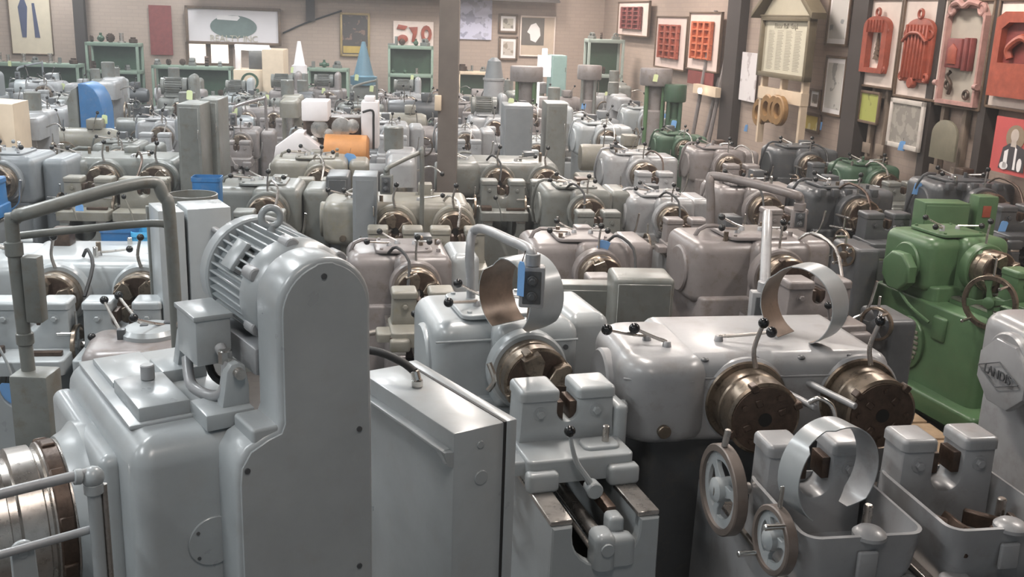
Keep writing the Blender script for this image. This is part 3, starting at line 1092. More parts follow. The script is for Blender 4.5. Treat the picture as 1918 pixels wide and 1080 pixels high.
# ---- second double machine at the right edge with the cast badge
BW = at(1845, 690, 1.05)
f5 = twin('grey machine with a cast diamond badge on its octagonal end cover, at the right edge', GREY, 1.0, (3.03, 4.20, 0), 10, pitch=.50, open_=False)
oc = [(.19 * math.cos(R(22.5 + 45 * i)), .17 * math.sin(R(22.5 + 45 * i))) for i in range(8)]
M = Matrix(((0, 0, -1, -.60), (-1, 0, 0, .45), (0, 1, 0, 1.05), (0, 0, 0, 1)))     # x -> -y, y -> z, out along -x
b = MB().prism(oc, 0, .05, 'xy', .012, 2, M)
cov = b.part('badge_cover', GREY, f5)


def logo_text(txt, size, M, m, parent, name, ext=.003):
    cu = bpy.data.curves.new(name, 'FONT')
    cu.body = txt
    cu.size = size
    cu.extrude = ext
    cu.align_x = 'CENTER'
    cu.align_y = 'CENTER'
    t = bpy.data.objects.new('tmp_text', cu)
    COL.objects.link(t)
    bpy.context.view_layer.update()
    me = bpy.data.meshes.new_from_object(t.evaluated_get(bpy.context.evaluated_depsgraph_get()))
    bpy.data.objects.remove(t)
    me.transform(M)
    me.materials.clear()
    me.materials.append(m)
    o = bpy.data.objects.new(name, me)
    COL.objects.link(o)
    if parent:
        o.parent = parent
    return o


logo_text('LANDIS', .062, M @ Matrix.Translation((0, 0, .066)) @ Matrix.Scale(.95, 4, (1, 0, 0)), GREYD, cov, 'badge_lettering')
di = MB()
dm = [(-.15, 0), (0, -.062), (.15, 0), (0, .062)]
for i in range(4):
    a, c = dm[i], dm[(i + 1) % 4]
    di.cyl(M @ Vector((a[0], a[1], .064)), M @ Vector((c[0], c[1], .064)), .003, None, 6)
di.part('badge_border', GREYD, cov)
for i in range(6):
    MB().fbox(-.52 + i * .16, -.44 + i * .16, .15, .26, 1.25, 1.297, .02, .01).part('rib', GREY, f5)
wheel(f5, (-.50, -.30, .88), (-.7, -.7, 0), .15, CREAMG, GREYG, .03, spokes=4)
knob_lever(f5, [(-.25, .4, 1.29), (-.35, .3, 1.34), (-.5, .1, 1.33)], .026)

# ---- green machine
GH = at(1872, 512, HZ * .95)
gm = single('bright green threading machine with bronze handwheel and slatted oval vent', 'threading machine', GREEN, .95, (GH.x, GH.y, 0), 17,
            name='threading_machine', sidebox=False, wheel_=False, open_=True, ext=.0, levers=True)
MB().fbox(-.40, .30, -.35, .9, .1, .84, .06, .02, taper=.03).part('side_pedestal', GREEN, gm)
q = MB().fbox(-.5, .35, -.5, 1.0, .1, .24, .04, .03).part('base_tray', GREEN, gm)
ov = [(.36 + .17 * math.cos(t), .50 + .20 * math.sin(t)) for t in [2 * PI * i / 32 for i in range(32)]]
v = MB().prism(ov, -.41, -.36, 'yz', .01, 2).part('vent_cover', GREEN, gm)
s_ = MB()
for i in range(8):
    hw = .13 * math.sqrt(max(0, 1 - ((i - 3.5) / 4.6) ** 2))
    s_.box(-.42, -.40, .36 - hw, .36 + hw, .365 + i * .038, .388 + i * .038, .004)
s_.part('vent_slats', CREAMG, v)
oc = [(.45 + .16 * math.cos(R(22.5 + 45 * i)), 1.03 + .15 * math.sin(R(22.5 + 45 * i))) for i in range(8)]
MB().prism(oc, -.53, -.44, 'yz', .02, 3).part('end_cover', GREEN, gm)
MB().fbox(-.10, -.0, .10, .24, .78, 1.24, .03, .03).part('front_rib', GREEN, gm)
MB().box(-.40, -.30, .0, .14, .60, .78, .02, 3).part('switch_box', GREEN, gm)
MB().tube([(-.48, .42, .88), (-.47, .3, .80), (-.42, .14, .72)], .012, 8, 4).part('cable', GREEN, gm)
MB().cyl((-.2, -.32, .98), (-.36, -.34, .98), .02, None, 12).part('wheel_shaft', STEEL, gm)
wheel(gm, (-.36, -.34, 1.0), (-1, -.45, 0), .185, BRONZE, GREEN, .035, spokes=4, hub=.04)
GC = aty(1762, 380, 7.75)
gc = thing('electrical_cabinet', 'green electrical cabinet door standing behind the green machine', 'electrical cabinet', (GC.x + .06, 7.75, 0), 4)
MB().box(-.18, .18, 0, .2, 0, GC.z, .008).part('cabinet_body', GREEN, gc)
MB().box(-.17, .17, -.012, 0, .5, GC.z - .02, .004).part('cabinet_door', GREEN, gc)
q = MB().box(.24, .40, .0, .15, 1.05, 1.38, .01).part('starter_box', GREEN, gc)
MB().box(.28, .345, -.006, 0, 1.22, 1.31, .001).part('red_label', REDC, q)
# pallet under it
pl = thing('wooden_pallet', 'worn wooden pallet on the floor beside the green machine base', 'pallet', (GH.x - .62, GH.y - .45, 0), 9)
b = MB()
for i in range(5):
    b.box(-.1, .12, -.5 + i * .27, -.26 + i * .27, .10, .125, .004)
b.part('deck_board', WOOD, pl)
b = MB().box(-.1, -.02, -.5, .82, 0, .10, .004).box(.05, .12, -.5, .82, 0, .10, .004)
b.part('stringer', WOOD, pl)
# ================================================================ middle rows, placed by hand
OCC = [(-.95, 2.9), (-.2, 3.1), (.1, 4.3), (1.2, 4.0), (2.8, 4.3), (3.1, 6.7)]


def put(kind, px, py, s=1.0, deg=9, **kw):
    p = at(px, py, HZ * s)
    kw.setdefault('yf', -.60)
    seed_ = int(px * 7 + py)
    OCC.append((p.x, p.y))
    o = kind(loc=(p.x, p.y, 0), deg=deg, s=s, **kw)
    garnish(o, seed_, kw.get('m', GREY), kind is twin)
    return o


# row directly behind the foreground
put(single, 783, 548, .90, 11, label='grey single-head machine between the belt guard and the nearest single-head machine', m=GREYP, tower=CREAMG, ext=.06, rear=GREYL,
    levers=True)
put(twin, 95, 562, .92, 8, label='pale double-head machine with bronze heads behind the tall pipe hoop', m=GREYL, pitch=.50, tower=GREYL)
put(single, 1130, 523, .92, 10, label='pinkish-grey single-head machine carrying a blue tag, behind the grey boxes', m=GREYP, ext=.08)
put(single, 1478, 530, 1.0, 12, label='light machine with domed steel head directly behind the big double machine', m=GREYP, ext=.12, open_=False, wheel_=False)
put(twin, 740, 432, .92, 7, label='dusty cream double-head machine left of the brown column foot', m=CREAMG, pitch=.49)
put(single, 497, 405, .95, 6, label='greenish-grey machine with a bronze head, just behind the finned motor', m=GREYG, ext=.1, rear=GREYG)
put(single, 1105, 405, .92, 8, label='greenish-grey single-head machine in the second row behind the grey boxes', m=GREYG)
put(single, 1265, 418, .88, 8, label='grey single-head machine with tall twin towers, next to the dome-headed machine', m=GREY, tower=GREYP)
put(single, 1440, 400, .95, 10, label='brownish-grey machine under a drooping pipe, in the second row on the right', m=GREYP)
put(single, 1620, 408, .98, 10, label='dark machine with a ribbed rounded lid left of the green cabinet', m=GREYD, ribs=True, tower=GREYD)
put(single, 1860, 395, 1.0, 10, label='dark blue-grey machine right behind the green machine', m=GREYD, ribs=True, tower=GREYD)
put(single, 600, 345, .95, 8, label='mottled machine with cream lever top behind the bronze-headed one', m=CREAMG, ext=.12)
put(twin, 935, 345, .95, 7, label='greenish-grey double-head machine right of the brown column', m=GREYG)
put(single, 1210, 332, .95, 8, label='smooth grey machine with a single ball lever, right of centre in the fourth row', m=GREY)
put(single, 1370, 318, .95, 8, label='warm grey machine with small bronze head, fourth row right of centre', m=GREYP)
put(single, 1525, 315, .95, 8, label='dark oily machine in the fourth row, below the yellow picture', m=GREYD)
put(single, 1662, 350, .92, 8, sidebox=False, label='dark green-grey machine near the right wall, below the wide grey drawing', m=DGREEN, tower=GREYG)
put(single, -12, 345, 1.0, 5, label='blue-grey machine at the left edge above the pipe hoop', m=GREYB, tower=BLUE)
put(twin, 190, 340, .95, 5, label='greenish double-head machine seen through the top of the pipe hoop', m=GREYG, tower=CREAMG)

# low headstock seen from behind, beside the pipe hoop
p = at(250, 620, 1.02)
lb = thing('low_threading_machine', 'low cream-grey machine top with long flat levers, left of the motor brackets', 'threading machine', (p.x, p.y, 0), 14)
OCC.append((p.x, p.y))
feet(lb, -.26, .30, -.3, .2, GREYP)
b = MB().fbox(-.22, .26, -.28, .16, .1, 1.0, .10, .06)
b.part('housing', GREYP, lb)
MB().lathe([(.14, 0), (.14, .03), (.12, .05), (.02, .055)], (.08, .0, .99), (0, 0, 1), 32).part('round_cover', GREYL, lb)
for i, (x0, y0, x1, y1) in enumerate(((-.05, -.05, -.16, .22), (.05, .02, -.10, .30), (.16, .05, .02, -.12))):
    l = MB().tube([(x0, y0, 1.03), ((x0 + x1) / 2, (y0 + y1) / 2, 1.07), (x1, y1, 1.12)], .008, 8, 3).part('lever', STEEL, lb)
    MB().sphere((x1, y1, 1.125), .022).part('knob', BLACK, l)
    MB().box(x0 - .02, x0 + .02, y0 - .02, y0 + .02, .99, 1.05, .005).part('pivot', GREYD, lb)

# tall pipe hoop
a1, a2 = aty(20, 400, 3.9), aty(48, 690, 3.9)
h = thing('pipe_hoop', 'tall bent pipe hoop with a lower cross rail, left edge', 'pipe frame', (a1.x, a1.y, 0), 0)
P0 = Vector((a1.x, a1.y, 0))
t1 = aty(20, 400, 3.9) - P0
t2 = aty(265, 342, 4.25) - P0
t3 = aty(305, 365, 4.3) - P0
t4 = aty(322, 460, 4.3) - P0
MB().tube([(t1.x + .03, t1.y, .2), (t1.x + .015, t1.y, 1.0), (t1.x, t1.y, t1.z - .08), (t1.x + .02, t1.y, t1.z - .015), (t1.x + .09, t1.y + .01, t1.z + .012), t2,
           t3, t4, (t4.x, t4.y, .1)], .027, 12, 5).part('main_pipe', GREYG, h)
MB().cyl((t1.x + .0, t1.y, t1.z - .17), (t1.x, t1.y, t1.z - .11), .034, None, 14, .004).part('pipe_coupling', GREYG, h)
MB().cyl((t1.x + .01, t1.y, 1.25), (t1.x + .01, t1.y, 1.30), .034, None, 14, .004).part('pipe_coupling', GREYG, h)
r1, r2 = aty(30, 440, 4.05) - P0, aty(285, 418, 4.3) - P0
MB().tube([(r1.x, r1.y, r1.z - .12), (r1.x, r1.y, r1.z - .02), (r1.x + .03, r1.y, r1.z), r2, (t4.x - .01, t4.y, r2.z - .03)], .017, 10, 5).part('cross_rail', GREYG, h)
MB().box(-.035, .12, -.08, .06, .0, 1.14, .012).part('post_box', GREYG, h)
MB().box(.035, .10, -.03, .03, 1.35, 1.62, .006).part('conduit_box', GREYG, h)

# tall fabricated panel behind the hoop
c1 = aty(352, 392, 5.15)
tp = thing('electrical_cabinet', 'narrow pale grey cabinet with open seams standing behind the motor', 'electrical cabinet', (c1.x, c1.y, 0), 30)
OCC.append((c1.x, c1.y))
MB().box(-.15, -.09, 0, .25, 0, c1.z, .004).part('cabinet_side', GREYL, tp)
MB().box(-.075, -.02, 0, .25, 0, c1.z - .01, .004).part('cabinet_door', GREYL, tp)
MB().box(-.005, .22, .0, .25, 0, c1.z - .0, .006).part('cabinet_body', GREYL, tp)
MB().box(-.16, .2, .26, .29, 0, c1.z - .02, .004).part('back_panel', GREYG, tp)
q = MB().cyl((.17, -.05, c1.z - .14), (.12, .02, c1.z - .11), .018, None, 12, .003)
q.cyl((.17, -.05, c1.z - .14), (.20, -.07, c1.z - .30), .022, .018, 12, .003)
q.part('door_handle', GREY, tp)
bn = aty(356, 372, 5.7)
q = MB()
q.ring(.14, .132, 0, bn.z + .02, (0, 0, 0), (0, 0, 1), 32, .002)
q.cyl((0, 0, .01), (0, 0, .03), .132)
solo(q, 'metal_drum', GREYG, 'open-topped grey metal drum beside the blue bin', 'drum', (bn.x, 5.75, 0))
OCC.append((bn.x, 5.75))
for i, (x0, y0, x1, y1, dep, mm, lb_) in enumerate(((350, 335, 402, 392, 7.2, BLUE, 'deep blue plastic bin behind the pale cabinet'),
                                                (175, 430, 238, 478, 6.1, BLUE, 'dark blue crate seen through the pipe hoop'),
                                                (236, 438, 305, 478, 6.1, mat('sky_blue_paint', (.07, .36, .62), .45, 0, .1), 'sky blue crate seen through the pipe hoop'))):
    a, b_ = aty(x0, y0, dep), aty(x1, y0, dep)
    w_ = b_.x - a.x
    hh = a.z - (0 if i == 0 else .55)
    q = MB()
    rings = []
    for ww, z in ((w_ * .88, 0), (w_, hh), (w_ * 1.05, hh), (w_ * 1.05, hh - .03), (w_ * .95, hh - .03), (w_ * .95, hh - .01), (w_ * .82, .04)):
        rings.append([(x, y, z) for x, y in rr(ww, ww * .8, .03, 4)])
    q.loft(rings)
    o = solo(q, 'storage_bin' if i == 0 else 'crate', mm, lb_, 'bin' if i == 0 else 'crate', ((a.x + b_.x) / 2, dep + .15, 0 if i == 0 else .55), 6)
    if i:
        solo(MB().fbox(-w_ * .6, w_ * .6, -.3, .3, 0, .55, .03, .01), 'work_stand', DGREEN, 'dark stand carrying the ' + ('dark' if i == 1 else 'sky') + ' blue crate', 'stand',
             ((a.x + b_.x) / 2, dep + .15, 0), 6)
    OCC.append((a.x, dep))


def gbox(label, x0, x1, py, dep, deg, m, d=.22, rim=False, name='electrical_cabinet', rv=.03, cat='electrical cabinet', zb=0.0):
    a, b_ = aty(x0, py, dep), aty(x1, py, dep)
    w_ = (b_.x - a.x) / math.cos(R(deg)) * .98
    c = (a + b_) / 2
    o = thing(name, label, cat, (c.x, dep, 0), deg)
    MB().box(-w_ / 2, w_ / 2, 0, d, zb, c.z, rv, 3).part('cabinet_body', m, o)
    if rim:
        MB().box(-w_ / 2 + .02, w_ / 2 - .02, -.006, .002, zb + .1, c.z - .03, .003, 1).part('cabinet_door', m, o)
        MB().box(w_ / 2 - .03, w_ / 2 - .02, -.014, -.004, c.z - .3, c.z - .22, .002, 1).part('door_latch', CHROME, o)
    if zb > .1:
        MB().box(-w_ * .3, w_ * .3, .03, d - .03, 0, zb + .01, .01).part('stand', m, o)
    OCC.append((c.x, dep))
    return o


gbox('rounded grey metal box on a stand behind the double machine', 1150, 1268, 522, 5.05, 4, GREYG, .26, rim=True, rv=.025)
gbox('flat grey panel box beside the rounded grey box', 1042, 1150, 533, 5.25, 4, GREYG, .12, rim=True, rv=.006)
gbox('tall grey locker with a crooked seam, left middle distance', 330, 374, 195, 8.9, 4, GREYG, .45, rim=True, rv=.01)
gbox('tall grey locker right of the crooked-seam locker', 373, 408, 186, 9.3, 4, GREYG, .45, rim=True, rv=.01)
gbox('tall smooth grey locker right of the brown column', 944, 1000, 198, 11.5, 5, GREYB, .5, rim=True, rv=.01)
gbox('tall grey locker with hinged seams, second right of the column', 1024, 1064, 194, 11.6, 5, GREYG, .5, rim=True, rv=.01)
gbox('low blue-grey steel box left of the brown column', 660, 706, 330, 7.5, 6, GREYB, .3, rim=True, rv=.006)
gbox('dark brown-grey upright cabinet behind the cream double machine', 610, 652, 330, 8.2, 6, GREYD, .4, rim=True, rv=.02)
gbox('turquoise-grey tall cabinet against the back wall right of the lit sheet', 1034, 1063, 104, 19.5, 8, mat('turquoise_grey_paint', (.22, .33, .31), .5, 0, .08), .5, rim=True, rv=.01)


def arm_station(label, pts_px, box_px, dep, m, r=.024, bw=.10, bh=.17, deg=0, floor=True, tag_=None):
    """conduit pipe bent over, carrying a push-button station"""
    P_ = [aty(x, y, d_) for x, y, d_ in pts_px]
    base = Vector((P_[0].x, P_[0].y, 0))
    o = thing('button_station', label, 'push-button station', base)
    L = [p - base for p in P_]
    if floor:
        L = [Vector((L[0].x, L[0].y, .1))] + L
    MB().tube(L, r, 10, 5).part('conduit_pipe', m, o)
    e = L[-1]
    MB().cyl((e.x, e.y, e.z + .03), (e.x, e.y, e.z - .02), r * 1.35, None, 10, .003).part('pipe_coupling', m, o)
    push_box(o, (e.x, e.y - .03, e.z - bh / 2 - .02), bw, bh, .07, m)
    return o


arm_station('push-button box on a bent grey pipe hanging in front of the curved guard', [(882, 600, 4.6), (880, 470, 4.6), (895, 428, 4.6), (960, 452, 4.1), (992, 468, 3.88), (998, 488, 3.86)],
            None, 4.2, GREY, .022, .10, .165)
arm_station('dark push-button box on a straight pipe left of the wide curved guard', [(1438, 400, 5.4), (1436, 440, 5.1), (1432, 538, 4.75)], None, 4.75, GREY, .026, .125, .20, floor=False)
arm_station('thin grey pipe arch with a small button box, left of the brown column', [(790, 420, 7.6), (790, 290, 7.6), (783, 287, 7.6), (730, 312, 7.3), (724, 322, 7.3)], None, 7.3, GREYG, .018, .09, .14)
arm_station('bent pipe arm reaching over the second right-hand row', [(1330, 420, 6.9), (1330, 345, 6.9), (1345, 330, 6.9), (1480, 362, 6.6), (1497, 372, 6.6), (1498, 388, 6.6)], None, 6.6, GREYP, .03, .09, .12)

# bronze crank wheel on a dark machine
p = at(1588, 482, 1.0)
cw = thing('crank_wheel_stand', 'small bronze crank wheel on a short dark bracket, left of the green machine', 'handwheel stand', (p.x, p.y, 0), 10)
MB().fbox(.02, .2, -.1, .3, 0, 1.08, .03, .03).part('bracket', GREYD, cw)
wheel(cw, (-.03, 0, 1.02), (-.8, -.6, 0), .085, BRONZE, BRONZE, .025)
OCC.append((p.x, p.y))
p = at(1650, 612, .95)
cw = thing('crank_wheel_stand', 'dark crank wheel behind the right end of the double machine', 'handwheel stand', (p.x, p.y, 0), 10)
MB().fbox(.02, .2, -.05, .3, 0, 1.0, .03, .03).part('bracket', GREYD, cw)
wheel(cw, (-.03, 0, .97), (-.8, -.5, 0), .10, BRONZE, GREYD, .025)
p = at(170, 600, 1.0)

# ---- machine with white housings and an orange drum
p = aty(640, 300, 10.45)
wm = thing('gear_hobbing_machine', 'white and brown machine with exposed gears and a fat orange drum', 'machine', (p.x, 10.45, 0), 5)
OCC += [(p.x, 10.2), (p.x + .6, 10.2), (p.x - .6, 10.2)]


def rel(px, py, d_=10.45):
    q = aty(px, py, d_)
    return q.x - p.x, q.z


x0, z0 = rel(612, 300)
x1, z1 = rel(688, 262)
MB().lathe([(.05, -.02), (.17, 0), (.17, x1 - x0), (.14, x1 - x0 + .02)], (x0, -.1, (z0 + z1) / 2), (1, 0, 0), 36).part('drum', ORANGE, wm)
x0, z0 = rel(568, 224)
x1, z1 = rel(616, 188)
MB().box(x0, x1, -.1, .25, z0, z1, .015).part('white_housing', WHITE, wm)
x0, z0 = rel(676, 278)
x1, z1 = rel(708, 192)
MB().box(x0, x1, 0, .3, z0, z1, .01).box(x0 + .03, x1 - .04, .05, .25, z1, z1 + .05, .01).part('white_column', WHITE, wm)
MB().tube([(x0 + .02, -.05, z1 - .1), (x0 + .12, -.06, z1 - .08), (x0 + .13, -.06, z1 - .2), (x0 + .13, -.06, z0)], .012, 8, 4).part('hose', RUBBER, wm)
x0, z0 = rel(568, 262)
x1, z1 = rel(674, 222)
b = MB().box(x0, x1, .05, .4, z0 - .2, z1, .01)
b.part('gear_case', RUST, wm)
b = MB()
rnd = random.Random(5)
for cx_, cy_, rad in ((600, 240, .09), (615, 250, .06), (588, 262, .05), (640, 238, .10), (660, 236, .07), (590, 282, .045), (575, 265, .05), (652, 262, .06)):
    x, z = rel(cx_, cy_)
    b.lathe([(rad * .3, -.04), (rad, -.03), (rad, .03), (rad * .3, .05)], (x, -.02, z), (0, 1, 0), 20)
b.part('gear', STEEL, wm)['kind'] = 'stuff'
x0, z0 = rel(520, 290)
x1, z1 = rel(575, 243)
q = MB().prism([(x0, z0), (x1 + .1, z0), (x1 + .25, z0 + .05), (x1, z1 - .03), (x1, z1), (x0 + .22, z1), (x0 + .02, z0 + .12)], -.2, .1, 'xz', .01)
q.part('white_chute', WHITE, wm)
MB().box(-.75, .75, .0, .6, .0, 1.0, .03).part('machine_base', GREYD, wm)

# blue arched machine, cream wheel machine, tan machine, cones etc.
p = aty(172, 205, 12.4)
bl = thing('blue_covered_machine', 'bright blue arched machine cover in the left distance', 'machine', (p.x, 12.4, 0), 5)
OCC.append((p.x, 12.4))
w_ = .22
pl_ = [(-.10, 0), (.17, 0), (.17, 1.36), (.14, 1.50), (.08, 1.60), (0, 1.65), (-.06, 1.66), (-.10, 1.65)]
MB().prism(pl_, -.15, .3, 'xz', .02, 2).part('blue_cover', BLUE, bl)
MB().prism([(-.24, 0), (-.11, 0), (-.11, 1.62), (-.18, 1.58), (-.24, 1.45)], -.15, .3, 'xz', .02).part('grey_side', GREYG, bl)
p = aty(-62, 290, 9.7)
cm = thing('cream_wheel_machine', 'cream machine with a dark arched wheel opening at the left edge', 'machine', (p.x, 9.7, 0), 8)
out = [(-.9, 0), (.42, 0), (.42, 1.62), (-.9, 1.68)]
MB().prism(out, .12, .6, 'xz', .02).part('housing', CREAM, cm)
b = MB().ring(.40, .34, -.06, .14, (-.12, .06, 1.24), (0, 1, 0), 44, .01)
b.part('wheel_arch', BRONZE, cm)
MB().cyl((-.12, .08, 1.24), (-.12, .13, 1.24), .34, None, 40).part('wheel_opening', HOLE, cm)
MB().cyl((-.12, .0, 1.24), (-.12, .13, 1.24), .22, None, 36, .01).part('wheel_disc', RUST, cm)

for px_, pytop, dep, m_, hh, rr0, lb_ in ((681, 78, 17.5, mat('blue_grey_cone', (.09, .17, .22), .35, 0, .1), .55, .17, 'tall blue-grey cone hopper in front of the back shelves, centre left'),
                                  (560, 77, 18.5, WHITE, .40, .10, 'white cone hopper in front of the back shelves')):
    a = aty(px_, pytop, dep)
    o = thing('cone_hopper', lb_, 'hopper', (a.x, dep, 0), 0)
    OCC.append((a.x, dep))
    MB().lathe([(rr0 * 1.2, a.z - hh - .02), (rr0, a.z - hh), (.03, a.z), (.01, a.z)], (0, 0, 0), (0, 0, 1), 12).part('cone', m_, o)
    MB().lathe([(rr0 * 1.35, a.z - hh - .16), (rr0 * 1.35, a.z - hh - .02)], (0, 0, 0), (0, 0, 1), 24).part('collar', m_, o)
    MB().fbox(-rr0 * 1.3, rr0 * 1.3, -.15, .15, 0, a.z - hh - .15, .03, .02).part('body', GREYG, o)

# tan machine with a strip light
L_ = aty(436, 165, 19.0)
tn = thing('tan_machine', 'tan sheet-metal machine housing with a strip lamp across its top', 'machine', (L_.x, 19.0, 0), 6)
OCC += [(L_.x + .5, 19.0)]
xw = aty(530, 150, 19.0).x - L_.x
zt = aty(480, 88, 19.0).z
MB().box(xw * .58, xw, 0, .8, 0, zt - .04, .02).part('tall_housing', CREAM, tn)
MB().box(0, xw * .6, .1, .8, 0, zt - .42, .02).part('low_housing', CREAM, tn)
MB().box(.25, xw * .58, .35, .7, zt - .44, zt - .08, .02).part('viewing_window', GREYD, tn)
MB().box(.02, .12, .25, .35, zt - .45, zt, .01).box(.02, xw * .7, .2, .3, zt - .02, zt + .03, .01).part('lamp_bracket', WHITE, tn)
MB().box(.04, xw * .72, .15, .28, zt - .07, zt - .02, .01).part('strip_lamp', emat('lit_strip_lamp', (1, .97, .9), 5.0), tn)
# small press in front
ox = xw * .35
b = MB().ring(.16, .12, 0, .06, (ox, -.12, zt - .62), (0, 1, 0), 20)
b.box(ox - .16, ox + .16, -.16, -.02, zt - 1.1, zt - .75, .02)
b.part('press_head', DGREEN, tn)

# brown column
a = aty(838, 300, 9.6)
c0 = MB().box(-.09, .09, -.09, -.075, 0, 4.4).box(-.09, .09, .075, .09, 0, 4.4).box(-.012, .012, -.08, .08, 0, 4.4).box(-.15, .15, -.15, .15, 0, .02)
c0.box(-.088, .088, -.078, .078, 0, 4.4)
cc = struct(c0, 'trim_2', BROWNC)
cc.location = (a.x, 9.6, 0)
OCC.append((a.x, 9.6))
sw = aty(818, 193, 9.45)
solo(MB().box(-.02, .04, -.05, 0, -.07, .07, .006), 'switch_box', CREAM, 'small cream switch box fixed to the left side of the brown column', 'switch box', (sw.x, 9.5, sw.z))

# green barrels and presses near the back right
def drum_press(px_, pytop, dep, m_, lb_, rad=.22, hh=.7, col=GREEN):
    a = aty(px_, pytop, dep)
    o = thing('vertical_press', lb_, 'press', (a.x, dep, 0), 5)
    MB().lathe([(rad * .7, 0), (rad * .7, a.z - hh), (rad * .5, a.z - hh + .02), (rad * .5, a.z - .2)], (0, 0, 0), (0, 0, 1), 24).part('column', m_, o)
    MB().lathe([(rad, a.z - .24), (rad * 1.05, a.z - .22), (rad * 1.05, a.z - .02), (rad, a.z), (.02, a.z)], (0, 0, 0), (0, 0, 1), 28).part('top_drum', m_, o)
    b = MB()
    for i in range(4):
        b.cyl((rad * .75 * math.cos(i * PI / 2 + .6), rad * .75 * math.sin(i * PI / 2 + .6), .9), (rad * .75 * math.cos(i * PI / 2 + .6), rad * .75 * math.sin(i * PI / 2 + .6), a.z - .22), .03, None, 10)
    b.part('tie_rods', col, o)['kind'] = 'stuff'
    OCC.append((a.x, dep))


drum_press(987, 124, 17.0, GREYP, 'upright press with flat round top and green tie rods, right of the column', .26, .7)
drum_press(1105, 122, 17.8, GREYP, 'brownish round pedestal press in front of the grey-green shelf unit', .2, .6, GREYG)
drum_press(1230, 128, 14.8, GREYP, 'grey upright press with green tie rods near the red casting board', .22, .6)
drum_press(1266, 158, 14.6, DGREEN, 'green upright press below the maroon board', .15, .5, DGREEN)
a = aty(925, 150, 15.5)
o = thing('steel_drum', 'slim pale grey cylinder standing right of the brown column', 'cylinder', (a.x, 15.5, 0), 0)
MB().lathe([(.15, 0), (.15, a.z), (.165, a.z), (.165, a.z + .03), (.02, a.z + .04)], (0, 0, 0), (0, 0, 1), 28).part('body', GREY, o)
MB().lathe([(.14, a.z + .03), (.10, a.z + .28), (.04, a.z + .33)], (0, 0, 0), (0, 0, 1), 14).part('cover', GREYB, o)
OCC.append((a.x, 15.5))
# lit sheet, its brightness put in as a glow of its own
s0 = aty(1006, 143, 18.6)
s1 = aty(1033, 104, 18.6)
solo(MB().box(s0.x, s1.x, 0, .02, s0.z, s1.z, .004).box((s0.x + s1.x) / 2 - .05, (s0.x + s1.x) / 2 + .05, 0, .03, s1.z, s1.z + .12, .02).box(s0.x, s0.x + .05, 0, .03, 0, s0.z),
     'glow_sheet', emat('glow_sheet_white', (1, .98, .97), 1.6), 'glaring white sheet with a painted-in glow in front of the turquoise cabinet', 'light panel', (0, 18.6, 0))
# ================================================================ things on and along the walls
PM = printmat
BK = -.5
picture('framed_picture', 'tall cream poster of two standing figures on the back wall, far left', 'picture', (15, -60, 95, 102), True, FRAMEW, .02,
        mat('cream_poster', (.58, .50, .38), .6, 0, .05),
        extra=lambda r, w, h, y: (shape(r, 'figure', mat('navy_ink', (.06, .07, .13), .6), [[(-w * .22, -h * .3), (-w * .12, -h * .3), (-w * .05, h * .05), (-w * .14, h * .2), (-w * .27, h * .05)],
                                                                                          [(w * .08, -h * .3), (w * .2, -h * .3), (w * .12, h * .1), (w * .06, h * .1)]], y - .003, y)))


def sign_extra(r, w, h, y):
    shape(r, 'oval_emblem', mat('sign_green_grey', (.13, .17, .16), .5), [ell(0, -.02 * h, w * .245, h * .30, 32)], y - .004, y)
    shape(r, 'emblem_highlight', WHITE, [[(-w * .17, h * .16), (w * .04, h * .14), (w * .07, h * .22), (w * .05, h * .27), (-w * .17, h * .27)]], y - .009, y - .004)
    SG = mat('sign_lettering_grey', (.30, .31, .30), .5)
    for txt, z, sz, mm in (('REALTY INC', -.34 * h, h * .18, mat('sign_lettering_tan', (.42, .38, .30), .5)), ('SALES', .36 * h, h * .13, SG)):
        if txt == 'SALES':
            continue
        logo_text(txt, sz * 1.3, Matrix.Translation((0, y - .012, z)) @ Matrix.Rotation(PI / 2, 4, 'X'), mm, r, 'lettering')


picture('hanging_sign', 'large white sign with a dark oval emblem hanging on the back wall', 'sign', (347, 13, 526, 84), True, FRAMEW, .06,
        mat('sign_white', (.66, .62, .63), .5, 0, .02), extra=sign_extra, out=.12, depth=.08)
picture('wall_panel', 'narrow maroon panel on the back wall left of the white sign', 'panel', (280, 10, 322, 103), True, REDM, 0, REDM)
picture('framed_picture', 'dark framed picture on the back wall left of the red casting board', 'picture', (637, 24, 693, 106), True, mat('gilt_frame', (.34, .25, .12), .45, .3), .05,
        PM('dark_print', (.07, .06, .055), [(.20, .13, .10)], 7, .58), extra=lambda r, w, h, y: shape(r, 'title_strip', mat('ochre_print', (.42, .30, .08), .6), [[(-w * .4, -h * .42), (w * .4, -h * .42), (w * .4, -h * .26), (-w * .4, -h * .26)]], y - .002, y))


def castings(r, w, h, y):
    q = MB()
    q.prism(ell(-w * .27, -h * .22, w * .13, h * .17), y - .05, y, 'xz', .006)
    q.prism([(-w * .42, h * .18), (-w * .22, h * .14), (-w * .15, h * .3), (-w * .38, h * .36)], y - .04, y, 'xz', .006)
    q.part('red_casting', REDC, r)
    q = MB().prism([(-w * .12, h * .26), (w * .1, h * .28), (w * .08, -.02 * h), (w * .02, -h * .36), (-w * .05, -h * .32), (-w * .02, 0)], y - .04, y, 'xz', .006)
    q.part('red_casting', REDC, r)
    q = MB().loft([[(x, y - .05, z) for x, z in ell(w * .32, 0, w * .13, h * .34, 12)], [(x, y, z) for x, z in ell(w * .32, 0, w * .14, h * .36, 12)],
                   [(x, y, z) for x, z in ell(w * .32, 0, w * .06, h * .18, 12)], [(x, y - .05, z) for x, z in ell(w * .32, 0, w * .06, h * .18, 12)]], closed=True)
    q.part('red_casting', REDC, r)


